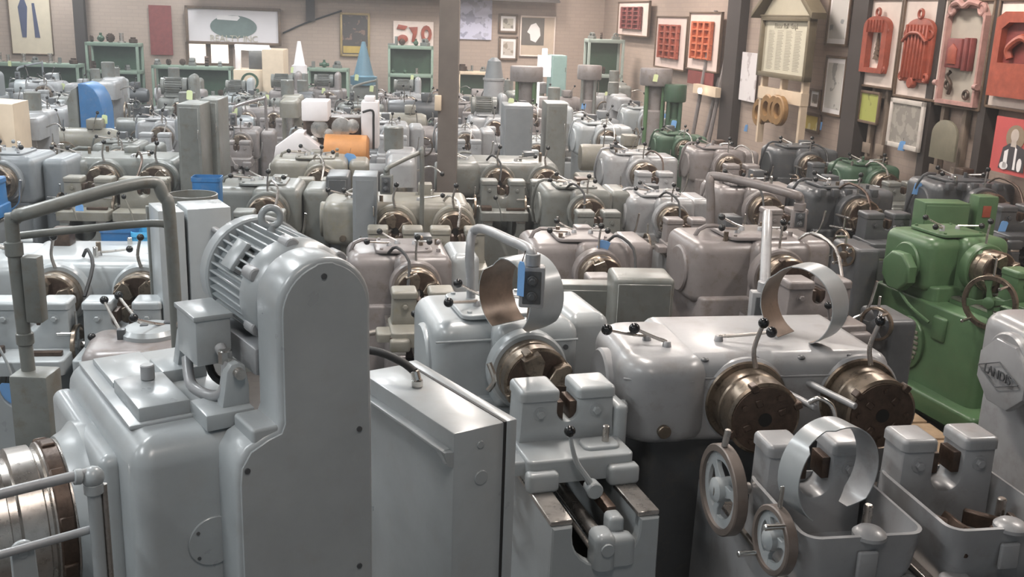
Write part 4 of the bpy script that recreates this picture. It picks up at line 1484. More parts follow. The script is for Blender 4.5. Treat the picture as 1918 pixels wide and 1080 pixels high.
picture('casting_board', 'white board with four red castings on the back wall left of the column', 'display board', (737, 40, 812, 86), True, WHITE, 0, BOARD, extra=castings)
picture('framed_picture', 'bluish white photographic print high on the back wall right of the column', 'picture', (859, -30, 922, 74), True, PAPER, 0,
        PM('bluish_print', (.55, .55, .68), [(.30, .30, .40), (.42, .42, .52)], 3.5, .55))
picture('framed_picture', 'upper of two small grey prints in brown frames on the back wall', 'picture', (934, 26, 970, 62), True, FRAMEW, .05, PAPER, PM('grey_print', (.45, .42, .36), [(.2, .18, .15)], 8), mat_w=.12)
picture('framed_picture', 'lower of two small grey prints in brown frames on the back wall', 'picture', (934, 68, 970, 113), True, FRAMEW, .05, PAPER, PM('grey_print2', (.5, .45, .40), [(.3, .25, .2)], 8), mat_w=.12)
picture('framed_picture', 'large poster with a pale splash figure on dark ground, back wall right of the column', 'picture', (974, 30, 1040, 106), True, BOARD, .03, mat('poster_tan', (.52, .42, .33), .6, 0, .05),
        extra=lambda r, w, h, y: (shape(r, 'dark_field', mat('poster_dark', (.13, .115, .10), .5), [[(-w * .46, -h * .22), (w * .18, -h * .22), (w * .18, h * .45), (-w * .46, h * .45)]], y - .003, y),
                                  shape(r, 'splash_figure', PAPER, [[(-w * .2, -h * .1), (-w * .05, -h * .15), (w * .08, .02 * h), (w * .05, h * .2), (-w * .06, h * .33), (-w * .2, h * .28), (-w * .3, h * .1), (-w * .22, .05 * h)]], y - .006, y - .003)))
# lit windows under the sign
for i, (x0, x1) in enumerate(((355, 386), (395, 428))):
    s0, s1, z0, z1 = wrect(x0, 82, x1, 118, True)
    q = MB().box(s0, s1, -.03, 0, z0, z1)
    q = struct(q, 'window_%d' % (i + 1), emat('lit_window_pane', (1, .90, .80), .9))
    q.matrix_world = MK
s0, s1, z0, z1 = wrect(348, 80, 436, 122, True)
q = struct(MB().box(s0, s1, -.012, 0, z0, z1).box((s0 + s1) / 2 - .04, (s0 + s1) / 2 + .04, -.05, 0, z0, z1), 'window_3', FRAMEW)
q.matrix_world = MK
# dark pilasters on the back wall
for i, (x0, x1) in enumerate(((143, 163), (578, 586))):
    s0, s1, z0, z1 = wrect(x0, 0, x1, 100, True)
    q = struct(MB().box(s0, s1, -.2, 0, 0, 4.4) if i == 0 else MB().box(s0 - .05, s1 + .05, -.1, 0, 2.35, 2.95), 'trim_%d' % (3 + i), DARKC)
    q.matrix_world = MK
wr = [wallpt(x, y, True) for x, y in ((530, 62), (570, 44), (640, 20))]
q = MB().tube([(s, -.03, z) for s, z in wr], .02, 6, 3)
o = q.part('wall_cable', RUBBER)
o.matrix_world = MK
tag(o, 'slack dark cable running up the back wall right of the sign', 'cable')


# ---------------------------------------------------------------- shelves
ORDW = ['first ', 'second ', 'third ', 'fourth ', 'fifth ', 'sixth ', 'seventh ', 'eighth ', 'ninth ', 'tenth ', 'eleventh ']
rnd = random.Random(11)


def shelf_unit(label, x0, x1, ytop, levels, dep, m, back=False, zs=None, wd=.45, deg=6, seed=1, clutter='machine parts'):
    a, b_ = aty(x0, ytop, dep), aty(x1, ytop, dep)
    w_ = b_.x - a.x
    c = (a + b_) / 2
    o = thing('shelf_unit', label, 'shelf unit', (c.x, dep, 0), deg)
    H_ = c.z
    for x in (-w_ / 2, w_ / 2 - .05):
        for y in (0, wd - .05):
            MB().box(x, x + .05, y, y + .05, 0, H_, .004).part('upright', m, o)
    MB().box(-w_ / 2, w_ / 2, wd - .02, wd, 0, H_ - .02).part('back_sheet', DGREEN, o)
    zz = [H_ - i * (H_ - .15) / max(levels - 1, 1) * .999 for i in range(levels)]
    for z in zz:
        MB().box(-w_ / 2, w_ / 2, 0, wd, z - .07, z, .005).part('shelf', m, o)
    r_ = random.Random(seed)
    cnt = {}
    M = Matrix.Translation((c.x, dep, 0)) @ Matrix.Rotation(R(deg), 4, 'Z')
    for li, z in enumerate(zz[:3 if H_ > 1.3 else 2]):
        x = -w_ / 2 + .1
        while x < w_ / 2 - .12:
            k = r_.choice(PARTS_KINDS)
            s_ = r_.uniform(.75, 1.35) * (1.0 if li == 0 else .8)
            q = bpy.data.objects.new(k[0], k[1])
            COL.objects.link(q)
            q.location = M @ Vector((x, wd * .35, z))
            q.rotation_euler = (0, 0, r_.uniform(0, 6.28))
            q.scale = (s_, s_, s_)
            cnt[(k[0], li)] = cnt.get((k[0], li), 0) + 1
            tag(q, ORDW[min(cnt[(k[0], li)], 11) - 1] + k[2] + ' from left, ' + ('top' if li == 0 else ORDW[li].strip() + ' level') + ' of ' + clutter, k[3], 'small machine parts on the ' + clutter)
            x += r_.uniform(.16, .30)
    OCC.append((c.x, dep))
    return o


def pk(nm, mb, m, lab, cat):
    return (nm, mb.mesh(nm, m), lab, cat)


gearp = []
for i in range(24):
    a = 2 * PI * i / 24
    rad = .085 if i % 2 else .07
    gearp.append((rad * math.cos(a), rad * math.sin(a)))
PARTS_KINDS = [
    pk('toothed_gear', MB().prism([(x, z + .085) for x, z in gearp], -.03, .03, 'xz', .003), RUST, 'upright toothed gear wheel', 'gear'),
    pk('bearing_block', MB().fbox(-.08, .08, -.05, .05, 0, .06, .01, .01).ring(.05, .025, -.045, .045, (0, 0, .085), (0, 1, 0), 20), GREYG, 'small grey bearing block', 'bearing block'),
    pk('chuck_body', MB().lathe([(.07, 0), (.08, .01), (.08, .07), (.05, .08), (.05, .11), (.02, .11)], n=20), RUST, 'squat dark chuck body', 'chuck'),
    pk('flanged_sleeve', MB().lathe([(.07, 0), (.07, .02), (.035, .03), (.035, .15), (.045, .16), (.02, .16)], n=18), STEEL, 'flanged steel sleeve', 'sleeve'),
    pk('angle_casting', MB().prism([(-.08, 0), (.08, 0), (.08, .03), (-.04, .03), (-.04, .15), (-.08, .15)], -.04, .04, 'xz', .006), GREYG, 'grey angle casting', 'casting'),
    pk('valve_body', MB().sphere((0, 0, .06), .055, 14).cyl((-.09, 0, .06), (.09, 0, .06), .03, None, 14, .004).cyl((0, 0, .06), (0, 0, .15), .022, None, 12, .003), DGREEN, 'rounded green valve body', 'valve'),
]
shelf_unit('tall green shelf unit with three open bays against the back wall, left', 160, 256, 80, 4, 21.2, SHELFG, seed=2, clutter='tall green shelf unit')
shelf_unit('long low green shelf at the far left of the back wall', -40, 142, 118, 2, 20.4, SHELFG, seed=3, clutter='far left shelf')
shelf_unit('low green shelf unit under the lit windows', 285, 430, 124, 3, 21.6, SHELFG, seed=4, clutter='shelf below the lit windows')
shelf_unit('low green shelf right of the white cone hopper', 575, 652, 128, 3, 22.0, SHELFG, seed=5, clutter='shelf beside the white cone')
shelf_unit('green shelf unit under the red casting board', 727, 812, 86, 4, 22.2, SHELFG, seed=6, clutter='shelf under the castings')
shelf_unit('low tan shelf right of the brown column against the back wall', 858, 922, 134, 3, 22.6, CREAM, seed=7, clutter='low tan shelf')
shelf_unit('grey-green shelf unit in the far right corner', 1102, 1172, 74, 4, 21.0, mat('pale_shelf', (.34, .40, .36), .5, 0, .08), seed=8, deg=8, clutter='corner shelf unit')


# ---------------------------------------------------------------- right wall boards
def grille(r, w, h, y, openb=True, m=None):
    m = m or REDC
    W_, H_ = w * .31, h * .33
    cx = -w * .02
    top = [(cx + W_ * math.cos(t) * (1 if abs(math.cos(t)) > .2 else 1), H_ * .55 + W_ * .45 * math.sin(t)) for t in [PI * i / 16 for i in range(17)]]
    outer = [(cx - W_, -H_), (cx + W_ * .9, -H_), (cx + W_, -H_ * .7)] + top + [(cx - W_, -H_ * .7)]
    if openb:
        inner = [(cx + (x - cx) * .60, z * .72 - H_ * .12) for x, z in outer]
        n = len(outer)
        q = MB().loft([[(x, y - .07, z) for x, z in outer], [(x, y, z) for x, z in outer], [(x, y, z) for x, z in inner], [(x, y - .07, z) for x, z in inner]], closed=True)
    else:
        q = MB().prism(outer, y - .05, y, 'xz', .01)
    # crest and scrolls
    q.torus(W_ * .16, W_ * .06, (cx, y - .05, H_ * .55 + W_ * .60), (0, 1, 0), 16, 8)
    for sx in (-1, 1):
        q.torus(W_ * .14, W_ * .07, (cx + sx * W_ * .85, y - .05, -H_ * .85), (0, 1, 0), 14, 8)
        q.torus(W_ * .16, W_ * .06, (cx + sx * W_ * .82, y - .05, H_ * .42), (0, 1, 0), 14, 8)
    for k in range(6 if openb else 0):
        x = cx - W_ * .62 + k * W_ * .25
        q.box(x - W_ * .035, x + W_ * .035, y - .09, y - .05, H_ * .36, H_ * .78, .004, 1)
    if not openb:
        for k in range(7):
            x = cx - W_ * .72 + k * W_ * .24
            q.box(x - W_ * .05, x + W_ * .05, y - .09, y - .04, -H_ * .9, H_ * .7, .008, 1)
        q.tube([(cx - W_ * .85, y - .09, H_ * .2), (cx - W_ * .4, y - .095, H_ * .42), (cx, y - .095, H_ * .46), (cx + W_ * .4, y - .095, H_ * .42), (cx + W_ * .85, y - .09, H_ * .2)], W_ * .07, 8, 4)
        q.cyl((cx, y - .09, -H_ * 1.02), (cx, y - .02, -H_ * 1.02), W_ * .22, None, 16, .01)
    q.part('red_casting', m, r)
    if openb:
        t = MB()
        for k in range(5):
            zz = -H_ * .55 + k * H_ * .16
            ww = W_ * (.24 - k * .045)
            t.prism([(cx - ww, zz), (cx + ww, zz), (cx, zz + H_ * .26)], y - .03, y, 'xz', .004)
        t.part('small_tree_casting', FRAMEW, r)


def board(label, px, extra, sheet=BOARD, out=.10, depth=.05, name='casting_board', cat='display board'):
    return picture(name, label, cat, px, False, FRAMEW, .025, sheet, extra=extra, out=out, depth=depth)


board('board with a red arched grille casting holding a tiny tree, right wall', (1610, -4, 1682, 166), lambda r, w, h, y: grille(r, w, h, y, True))
board('board with a solid red ribbed grille casting, right wall', (1682, -6, 1768, 188), lambda r, w, h, y: grille(r, w, h, y, False))


def frame_cast(r, w, h, y):
    q = MB()
    W_, H_ = w * .42, h * .47
    o_ = [(-W_, -H_), (W_, -H_), (W_, H_ * .75), (W_ * .7, H_), (-W_ * .7, H_), (-W_, H_ * .75)]
    i_ = [(-W_ * .9, -H_ * .92), (W_ * .9, -H_ * .92), (W_ * .9, H_ * .70), (W_ * .6, H_ * .88), (-W_ * .6, H_ * .88), (-W_ * .9, H_ * .70)]
    q.loft([[(x, y - .06, z) for x, z in o_], [(x, y, z) for x, z in o_], [(x, y, z) for x, z in i_], [(x, y - .06, z) for x, z in i_]], closed=True)
    for sx in (-1, 1):
        q.torus(W_ * .14, W_ * .06, (sx * W_ * .75, y - .05, H_ * .86), (0, 1, 0), 16, 8)
        q.cyl((sx * W_ * .95, y - .06, -H_ * .6), (sx * W_ * 1.12, y - .06, -H_ * .6), .03, None, 10)
    q.tube([(-W_ * .7, y - .06, H_ * .95), (-W_ * .3, y - .08, H_ * 1.0), (0, y - .08, H_ * .92), (W_ * .3, y - .08, H_ * 1.0), (W_ * .7, y - .06, H_ * .95)], .03, 8, 4)
    q.part('frame_casting', PINKC, r)
    q = MB().box(-W_ * .65, W_ * .1, y - .08, y, -H_ * .28, H_ * .30, .01).box(W_ * .16, W_ * .34, y - .07, y, -H_ * .32, H_ * .32, .01).box(W_ * .42, W_ * .5, y - .06, y, -H_ * .32, H_ * .32, .01)
    q.part('house_shaped_casting', REDM, r)
    shape(r, 'arched_recess', REDC, [[(-W_ * .5, -H_ * .2), (-W_ * .05, -H_ * .2), (-W_ * .05, H_ * .1), (-W_ * .28, H_ * .2), (-W_ * .5, H_ * .1)]], y - .09, y - .08, .002)
    q = MB().tube([(-W_ * .45, y - .04, -H_ * .36), (-W_ * .55, y - .05, -H_ * .45), (-W_ * .3, y - .05, -H_ * .6), (-W_ * .4, y - .04, -H_ * .8)], .02, 8, 4)
    q.torus(W_ * .12, .015, (-W_ * .55, y - .03, -H_ * .62), (0, 1, 0), 14, 6)
    MB().torus(W_ * .12, .015, (W_ * .45, y - .03, -H_ * .78), (0, 1, 0), 14, 6).part('ring_casting', RUST, r)
    q.part('scroll_casting', RUST, r)


board('board with a hollow pink-red frame casting around a house shape, right wall', (1762, -2, 1850, 205), frame_cast, mat('pale_putty_board', (.42, .38, .32), .6, 0, .08))


def big_red(r, w, h, y):
    q = MB()
    W_, H_ = w * .40, h * .38
    o_ = [(-W_, -H_), (W_, -H_), (W_, H_ * .85), (W_ * .7, H_), (-W_ * .7, H_), (-W_, H_ * .85)]
    i_ = [(-W_ * .75, -H_ * .2), (W_ * .75, -H_ * .2), (W_ * .75, H_ * .6), (W_ * .5, H_ * .75), (-W_ * .5, H_ * .75), (-W_ * .75, H_ * .6)]
    q.loft([[(x, y - .08, z) for x, z in o_], [(x, y, z) for x, z in o_], [(x, y, z) for x, z in i_], [(x, y - .08, z) for x, z in i_]], closed=True)
    q.part('red_casting', REDC, r)
    MB().prism(i_, y - .02, y, 'xz').part('dark_recess', REDM, r)
    q = MB().tube([(-W_ * .4, y - .05, -H_ * .1), (-W_ * .45, y - .06, H_ * .15), (0, y - .06, H_ * .4), (W_ * .4, y - .06, H_ * .2), (W_ * .4, y - .05, -H_ * .1)], .035, 8, 4)
    q.part('arched_rib', REDC, r)


board('large board with a deep red box-like casting at the right edge', (1856, -4, 1985, 212), big_red)


def grid_cast(m, m2=None):
    def f(r, w, h, y):
        q = MB()
        q.box(-w * .30, w * .28, y - .012, y, -h * .30, h * .34, .004, 1)
        for k in range(6):
            z = -h * .28 + k * h * .12
            q.box(-w * .32, w * .30, y - .06, y - .012, z - h * .014, z + h * .014, .004, 1)
        for k in range(4):
            x = -w * .30 + k * w * .19
            q.box(x - w * .022, x + w * .022, y - .07, y - .012, -h * .30, h * .34, .004, 1)
        q.part('lattice_casting', m, r)
    return f


ORC = mat('orange_red_casting', (.50, .13, .055), .45, 0, .2, 10)
board('white board with an orange-red lattice casting, left of the notice board', (1287, 22, 1347, 134), grid_cast(ORC), mat('pinkish_board', (.68, .55, .50), .6, 0, .05))
board('white board with a dark red lattice casting, beside the far post', (1226, 30, 1284, 130), grid_cast(REDC), mat('pinkish_board', (.68, .55, .50), .6, 0, .05))
board('far board with small red castings above the corner shelf', (1156, 2, 1214, 68), grid_cast(REDM), mat('pinkish_board', (.68, .55, .50), .6, 0, .05))
picture('wall_panel', 'maroon panel under the orange-red lattice board', 'panel', (1286, 134, 1334, 160), False, REDM, 0, REDM, out=.14)
picture('wall_box', 'small tan wall box with a lamp below the maroon panel', 'wall box', (1288, 160, 1330, 178), False, CREAM, 0, CREAM, out=.2, depth=.18,
        extra=lambda r, w, h, y: MB().cyl((w * .1, y - .12, 0), (w * .1, y - .08, 0), .045, None, 16).part('round_lamp', emat('small_round_lamp', (1, .93, .78), 4), r))


def roster(r, w, h, y):
    BRD = mat('grey_green_board', (.36, .33, .25), .6, 0, .06)
    shape(r, 'gable', BRD, [[(-w * .5, h * .5), (w * .5, h * .5), (0, h * .5 + w * .42)]], y - .01, .02)
    q = MB()
    for sx in (-1, 1):
        q.prism([(0, h * .5 + w * .45), (0, h * .5 + w * .37), (sx * w * .62, h * .5 - w * .02), (sx * w * .62, h * .5 + w * .03)], y - .12, .02, 'xz', .006)
    q.box(-w * .52, w * .52, y - .05, .02, h * .49, h * .52, .005)
    q.part('gable_moulding', mat('bronze_frame', (.17, .14, .09), .45, .3), r)
    shape(r, 'roster_sheet', mat('roster_paper', (.50, .47, .37), .6, 0, .05), [[(-w * .40, -h * .42), (w * .40, -h * .42), (w * .40, h * .42), (-w * .40, h * .42)]], y - .004, y)
    q = MB()
    INK = mat('faded_ink', (.24, .22, .17), .7)
    for c in range(4):
        for k in range(26):
            x0 = -w * .35 + c * w * .18
            q.box(x0, x0 + w * (.10 + .04 * ((k * 7 + c * 3) % 5) / 5), y - .0055, y - .004, h * .26 - k * h * .025, h * .268 - k * h * .025)
    q.part('name_columns', INK, r)['kind'] = 'stuff'
    logo_text('Honor Roll - Empl.', w * .062, Matrix.Translation((0, y - .006, h * .34)) @ Matrix.Rotation(PI / 2, 4, 'X'), INK, r, 'heading')
    for sx in (-1, 1):
        MB().box(sx * w * .42 - .03, sx * w * .42 + .03, y, .03, -h * .5 - .9, -h * .48).part('leg', CREAM, r)
    MB().box(-w * .45, w * .45, y - .02, .03, -h * .5 - .30, -h * .5 - .14).part('lower_rail', CREAM, r)
    MB().box(-.03, .03, y, .03, -h * .5 - .16, -h * .48).part('stay', CREAM, r)


picture('notice_board', 'gabled grey-green roster board standing on pale legs by the right wall', 'notice board', (1420, 30, 1512, 148), False,
        mat('bronze_frame', (.17, .14, .09), .45, .3), .06, mat('grey_green_board', (.36, .33, .25), .6, 0, .06), extra=roster, out=.35, depth=.10)
picture('framed_picture', 'bright white print with small pencil figures left of the roster board', 'picture', (1385, 98, 1414, 190), False, PAPER, 0, PM('white_print', (.78, .74, .74), [(.55, .50, .50)], 5, .60), out=.06)
picture('framed_picture', 'upper grey illustration in a thin frame beside the dark pillar', 'picture', (1550, -30, 1590, 87), False, FRAMEW, .03, PAPER, PM('illus1', (.55, .53, .50), [(.25, .25, .25)], 4, .6), mat_w=.08)
picture('framed_picture', 'lower grey illustration of plants in a thin frame beside the dark pillar', 'picture', (1541, 104, 1580, 218), False, FRAMEW, .03, PAPER, PM('illus2', (.56, .54, .50), [(.28, .27, .25)], 5, .58), mat_w=.08)
picture('framed_picture', 'small dark photograph with white mat on the right wall', 'picture', (1515, 166, 1534, 204), False, FRAMEW, .03, PAPER, PM('smallph', (.2, .17, .15), [(.4, .36, .3)], 10), mat_w=.15)
picture('framed_picture', 'small yellow print in a brown frame low on the right wall', 'picture', (1502, 211, 1533, 248), False, FRAMEW, .035, PM('yellowp', (.62, .48, .12), [(.75, .66, .35)], 6), None)
picture('framed_picture', 'olive green print in a plain frame under the tree grille board', 'picture', (1607, 170, 1645, 232), False, FRAMEW, .03, PM('olivep', (.36, .38, .10), [(.22, .22, .06)], 5, .62), out=.12)
picture('framed_picture', 'wide grey etching in a white frame under the ribbed grille board', 'picture', (1662, 186, 1726, 280), False, mat('white_frame', (.58, .53, .48), .5), .05, PM('etching', (.26, .24, .21), [(.36, .33, .29)], 9, .5), out=.16)


def plate_(r, w, h, y):
    pass


s0, s1, z0, z1 = wrect(1748, 224, 1796, 300, False, .2)
q = MB().prism([(-(s1 - s0) / 2, -(z1 - z0) / 2), ((s1 - s0) / 2, -(z1 - z0) / 2)] + ell(0, (z1 - z0) * .1, (s1 - s0) / 2, (z1 - z0) * .4, 20, 0, PI), -.03, 0, 'xz', .004)
o = q.part('arched_plate', mat('olive_grey_plate', (.17, .155, .11), .5, 0, .15, 8))
onwall(o, (s0 + s1) / 2, (z0 + z1) / 2, False, .2)
tag(o, 'olive-grey arch-topped metal plate leaning under the hollow frame board', 'metal plate')


def portrait(r, w, h, y):
    HAIR = mat('poster_hair', (.25, .19, .13), .6)
    SK = mat('poster_skin', (.50, .43, .38), .6)
    DK = mat('poster_black', (.05, .045, .05), .6)
    shape(r, 'printed_hair', HAIR, [ell(-w * .02, h * .17, w * .20, h * .22, 20)], y - .002, y)
    shape(r, 'printed_face', SK, [ell(-w * .03, h * .20, w * .085, h * .12, 20), [(-w * .08, h * .1), (.02 * w, h * .1), (.03 * w, 0), (-w * .09, 0)]], y - .004, y - .002)
    shape(r, 'printed_jacket', DK, [[(-w * .30, -h * .42), (w * .26, -h * .42), (w * .22, -.02 * h), (w * .05, h * .05), (-w * .12, h * .05), (-w * .25, -.04 * h)]], y - .003, y - .001)
    shape(r, 'printed_stripes', PAPER, [[(-w * .2, -h * .40), (-w * .12, -h * .40), (-w * .12, -h * .05), (-w * .2, -h * .1)], [(.02 * w, -h * .40), (w * .07, -h * .40), (w * .06, -h * .03), (w * .02, 0)],
                                   ell(-w * .18, -h * .36, w * .09, h * .07, 16), ell(w * .15, -h * .30, w * .05, h * .12, 16)], y - .006, y - .003)


picture('poster', 'red poster of a long-haired person in a striped jacket, lower right wall', 'poster', (1856, 222, 1945, 330), False, REDC, 0,
        mat('poster_red', (.50, .09, .085), .5, 0, .06), extra=portrait, out=.2)

# dark pillars and board gaps on the right wall, shadow built into the second
for i, (x0, x1, yy, w3) in enumerate(((1356, 1380, 100, .14), (1588, 1616, 150, .18), (1744, 1757, 100, .14), (1848, 1862, 100, .14))):
    s0, s1, z0, z1 = wrect(x0, 50, x1, 150, False, w3)
    q = struct(MB().box(s0, s1, -w3, 0, 0, 4.4), 'trim_%d' % (5 + i), DARKC)
    q.matrix_world = MR
# posts and ladders carrying the boards
for i, (x, y0, y1) in enumerate(((1604, 165, 330), (1640, 165, 330), (1770, 200, 330), (1812, 200, 340), (1848, 215, 360), (1665, 165, 300))):
    s, z1 = wallpt(x, y0, False, .06)
    q = MB().box(-.03, .03, -.02, .04, 0, z1 + .3, .004)
    q.box(-.09, .09, -.03, -.02, z1 * .62, z1 * .62 + .12, .004)
    o = q.part('wooden_post', mat('weathered_post', (.22, .17, .13), .7, 0, .2))
    onwall(o, s, 0, False, .06)
    tag(o, ['slim wooden post under the tree grille board', 'wooden post right of the olive print', 'wooden post left of the arched plate', 'wooden post right of the arched plate',
            'wooden post left of the red portrait poster', 'wooden post left of the wide grey etching'][i], 'post')
# leaning bars
for i, (x, yt) in enumerate(((1345, 20), (1372, 72), (1352, 145))):
    s, z1 = wallpt(x, yt)
    q = MB().tube([(0, -.35, 0), (0, -.04, z1)], .035, 8, smooth=False)
    o = q.part('steel_bar', GREYP)
    onwall(o, s, 0, False, 0)
    tag(o, ['longest of three bars leaning by the far pillar', 'tapering bar leaning right of the longest bar', 'short bar leaning by the far pillar'][i], 'bar')
# wooden rings
for i, (x, y, m_) in enumerate(((1417, 210, 'a'), (1440, 203, 'b'), (1462, 205, 'c'), (1478, 208, 'd'))):
    s, z = wallpt(x, y, False, .4)
    q = MB().ring(.19, .10, -.04, .04, (0, 0, 0), (0.0, 1, 0), 32, .015)
    o = q.part('wooden_ring', mat('orange_wood', (.24, .135, .05), .5, 0, .25, 9))
    onwall(o, s, z, False, .35 + .06 * i)
    o.rotation_euler.z += 0
    tag(o, ['leftmost orange wooden pattern ring under the roster board', 'second orange wooden pattern ring from the left', 'third orange wooden pattern ring from the left',
            'rightmost orange wooden pattern ring, half hidden'][i], 'pattern ring')
# ================================================================ far rows of machines
rnd = random.Random(21)
PR = {}


def recolor(me, sub):
    m2 = me.copy()
    for i, x in enumerate(m2.materials):
        if x in sub:
            m2.materials[i] = sub[x]
    return m2


def build_proto(fn, name):
    o = fn()
    if 'threading' in name:
        garnish(o, len(name) * 3, GREY, 'double' in name)
    me = merged(o, name)
    erase(o)
    return me


def arch_machine():
    o = single('x', m=GREY, wheel_=True, sidebox=True, open_=True, yf=-.58)
    MB().tube([(.34, .5, .5), (.34, .5, 1.62), (.30, .48, 1.70), (-.05, .2, 1.62), (-.1, .15, 1.55)], .022, 8, 4).part('pipe', GREY, o)
    push_box(o, (-.1, .12, 1.44), .10, .17, .07, GREY)
    return o


def motor_machine():
    o = single('x', m=GREY, wheel_=True, sidebox=False, open_=False, levers=False, yf=-.58)
    b = MB().lathe([(.05, 0), (.12, .01), (.12, .06), (.11, .07), (.11, .34), (.125, .35), (.125, .42), (.06, .44)], (-.35, .5, 1.44), (1, 0, 0), 24)
    for i in range(24):
        M = Matrix.Translation((0, .5, 1.44)) @ Matrix.Rotation(2 * PI * i / 24, 4, 'X')
        b.box(-.27, -.02, -.003, .003, .10, .13, 0, 1, M)
    b.part('motor', GREYG, o)
    MB().box(-.3, .0, .42, .6, 1.29, 1.36, .01).part('motor_foot', GREY, o)
    MB().fbox(.10, .24, .3, .72, 1.28, 1.62, .06, .08).part('belt_guard', GREY, o)
    return o


def pedestal_machine_():
    o = thing('x', 'x', 'x')
    MB().fbox(-.35, .35, -.4, .6, 0, .75, .06, .03).part('base', GREY, o)
    MB().fbox(-.16, .16, .1, .5, .75, 1.55, .06, .06).part('column', GREY, o)
    MB().fbox(-.14, .14, -.35, .25, 1.28, 1.52, .06, .06).part('ram', GREY, o)
    MB().cyl((0, -.2, 1.0), (0, -.2, 1.3), .06, None, 20, .01).part('spindle', STEEL, o)
    MB().fbox(-.3, .3, -.4, .05, .82, .92, .02, .01).part('table', STEEL, o)
    wheel(o, (.22, -.1, 1.1), (1, 0, 0), .14, BRONZE, GREY, .025)
    MB().cyl((-.08, .3, 1.52), (-.08, .3, 1.75), .1, None, 20, .01).part('motor', GREYG, o)
    knob_lever(o, [(.16, -.1, 1.4), (.3, -.2, 1.45), (.4, -.3, 1.4)])
    return o


def cyl_machine():
    o = thing('x', 'x', 'x')
    MB().fbox(-.5, .5, -.3, .4, 0, .9, .06, .04).part('base', GREY, o)
    MB().lathe([(.05, 0), (.15, .02), (.16, .05), (.16, .9), (.13, .98), (.05, 1.0)], (-.5, .05, 1.12), (1, 0, 0), 32).part('barrel', GREY, o)
    wheel(o, (-.1, -.34, 1.0), (0, -1, 0), .15, BRONZE, GREY, .03)
    wheel(o, (.3, -.34, .95), (0, -1, 0), .10, STEEL, GREY, .03)
    MB().box(.1, .3, -.05, .2, 1.27, 1.4, .02).part('box', GREY, o)
    knob_lever(o, [(-.2, -.1, 1.25), (-.2, -.15, 1.4), (-.22, -.2, 1.52)])
    knob_lever(o, [(.2, -.1, 1.25), (.25, -.15, 1.4), (.3, -.2, 1.5)])
    return o


KINDS = {
    'single': (build_proto(lambda: single('x', m=GREY, yf=-.58), 'threading_machine'), 'threading_machine', 'single-head threading machine'),
    'twin': (build_proto(lambda: twin('x', m=GREY, yf=-.58), 'double_threading_machine'), 'double_threading_machine', 'double-head threading machine'),
    'arch': (build_proto(arch_machine, 'threading_machine_with_arm'), 'threading_machine_with_arm', 'threading machine with a bent pipe arm'),
    'motor': (build_proto(motor_machine, 'motor_driven_machine'), 'motor_driven_machine', 'machine with a finned motor on top'),
    'column': (build_proto(pedestal_machine_, 'pedestal_machine'), 'pedestal_machine', 'short column machine'),
    'barrel': (build_proto(cyl_machine, 'barrel_machine'), 'barrel_machine', 'barrel-topped machine with handwheels'),
}
PAL = {'grey': GREY, 'light grey': GREYL, 'greenish-grey': GREYG, 'warm grey': GREYP, 'dark grey': GREYD, 'blue-grey': GREYB, 'dark green': DGREEN, 'mottled cream': CREAMG}
CACHE = {}


def far_mesh(kind, colr):
    if (kind, colr) not in CACHE:
        CACHE[(kind, colr)] = recolor(KINDS[kind][0], {GREY: PAL[colr]})
    return CACHE[(kind, colr)]


ORD = ['first', 'second', 'third', 'fourth', 'fifth', 'sixth', 'seventh', 'eighth', 'ninth', 'tenth', 'eleventh', 'twelfth', 'thirteenth', 'fourteenth', 'fifteenth', 'sixteenth',
       'seventeenth', 'eighteenth']
ROWS = [(8.75, 'orange-drum row'), (10.15, 'row behind the brown column'), (11.45, 'blue-cover row'), (12.75, 'lattice-board row'), (14.05, 'green-press row'), (15.3, 'slim-cylinder row'),
        (16.55, 'flat-topped-press row'), (17.8, 'blue-cone row'), (19.0, 'tan-housing row'), (20.2, 'rearmost row')]
bpy.context.view_layer.update()


def aabb(o):
    pts = []

    def rec(q):
        if q.type == 'MESH':
            pts.extend(q.matrix_world @ Vector(c) for c in q.bound_box)
        for ch in TABLE.get(q.name, []):
            rec(ch)
    rec(o)
    if not pts:
        return None
    return [min(p.x for p in pts), max(p.x for p in pts), min(p.y for p in pts), max(p.y for p in pts), max(p.z for p in pts), min(p.z for p in pts)]


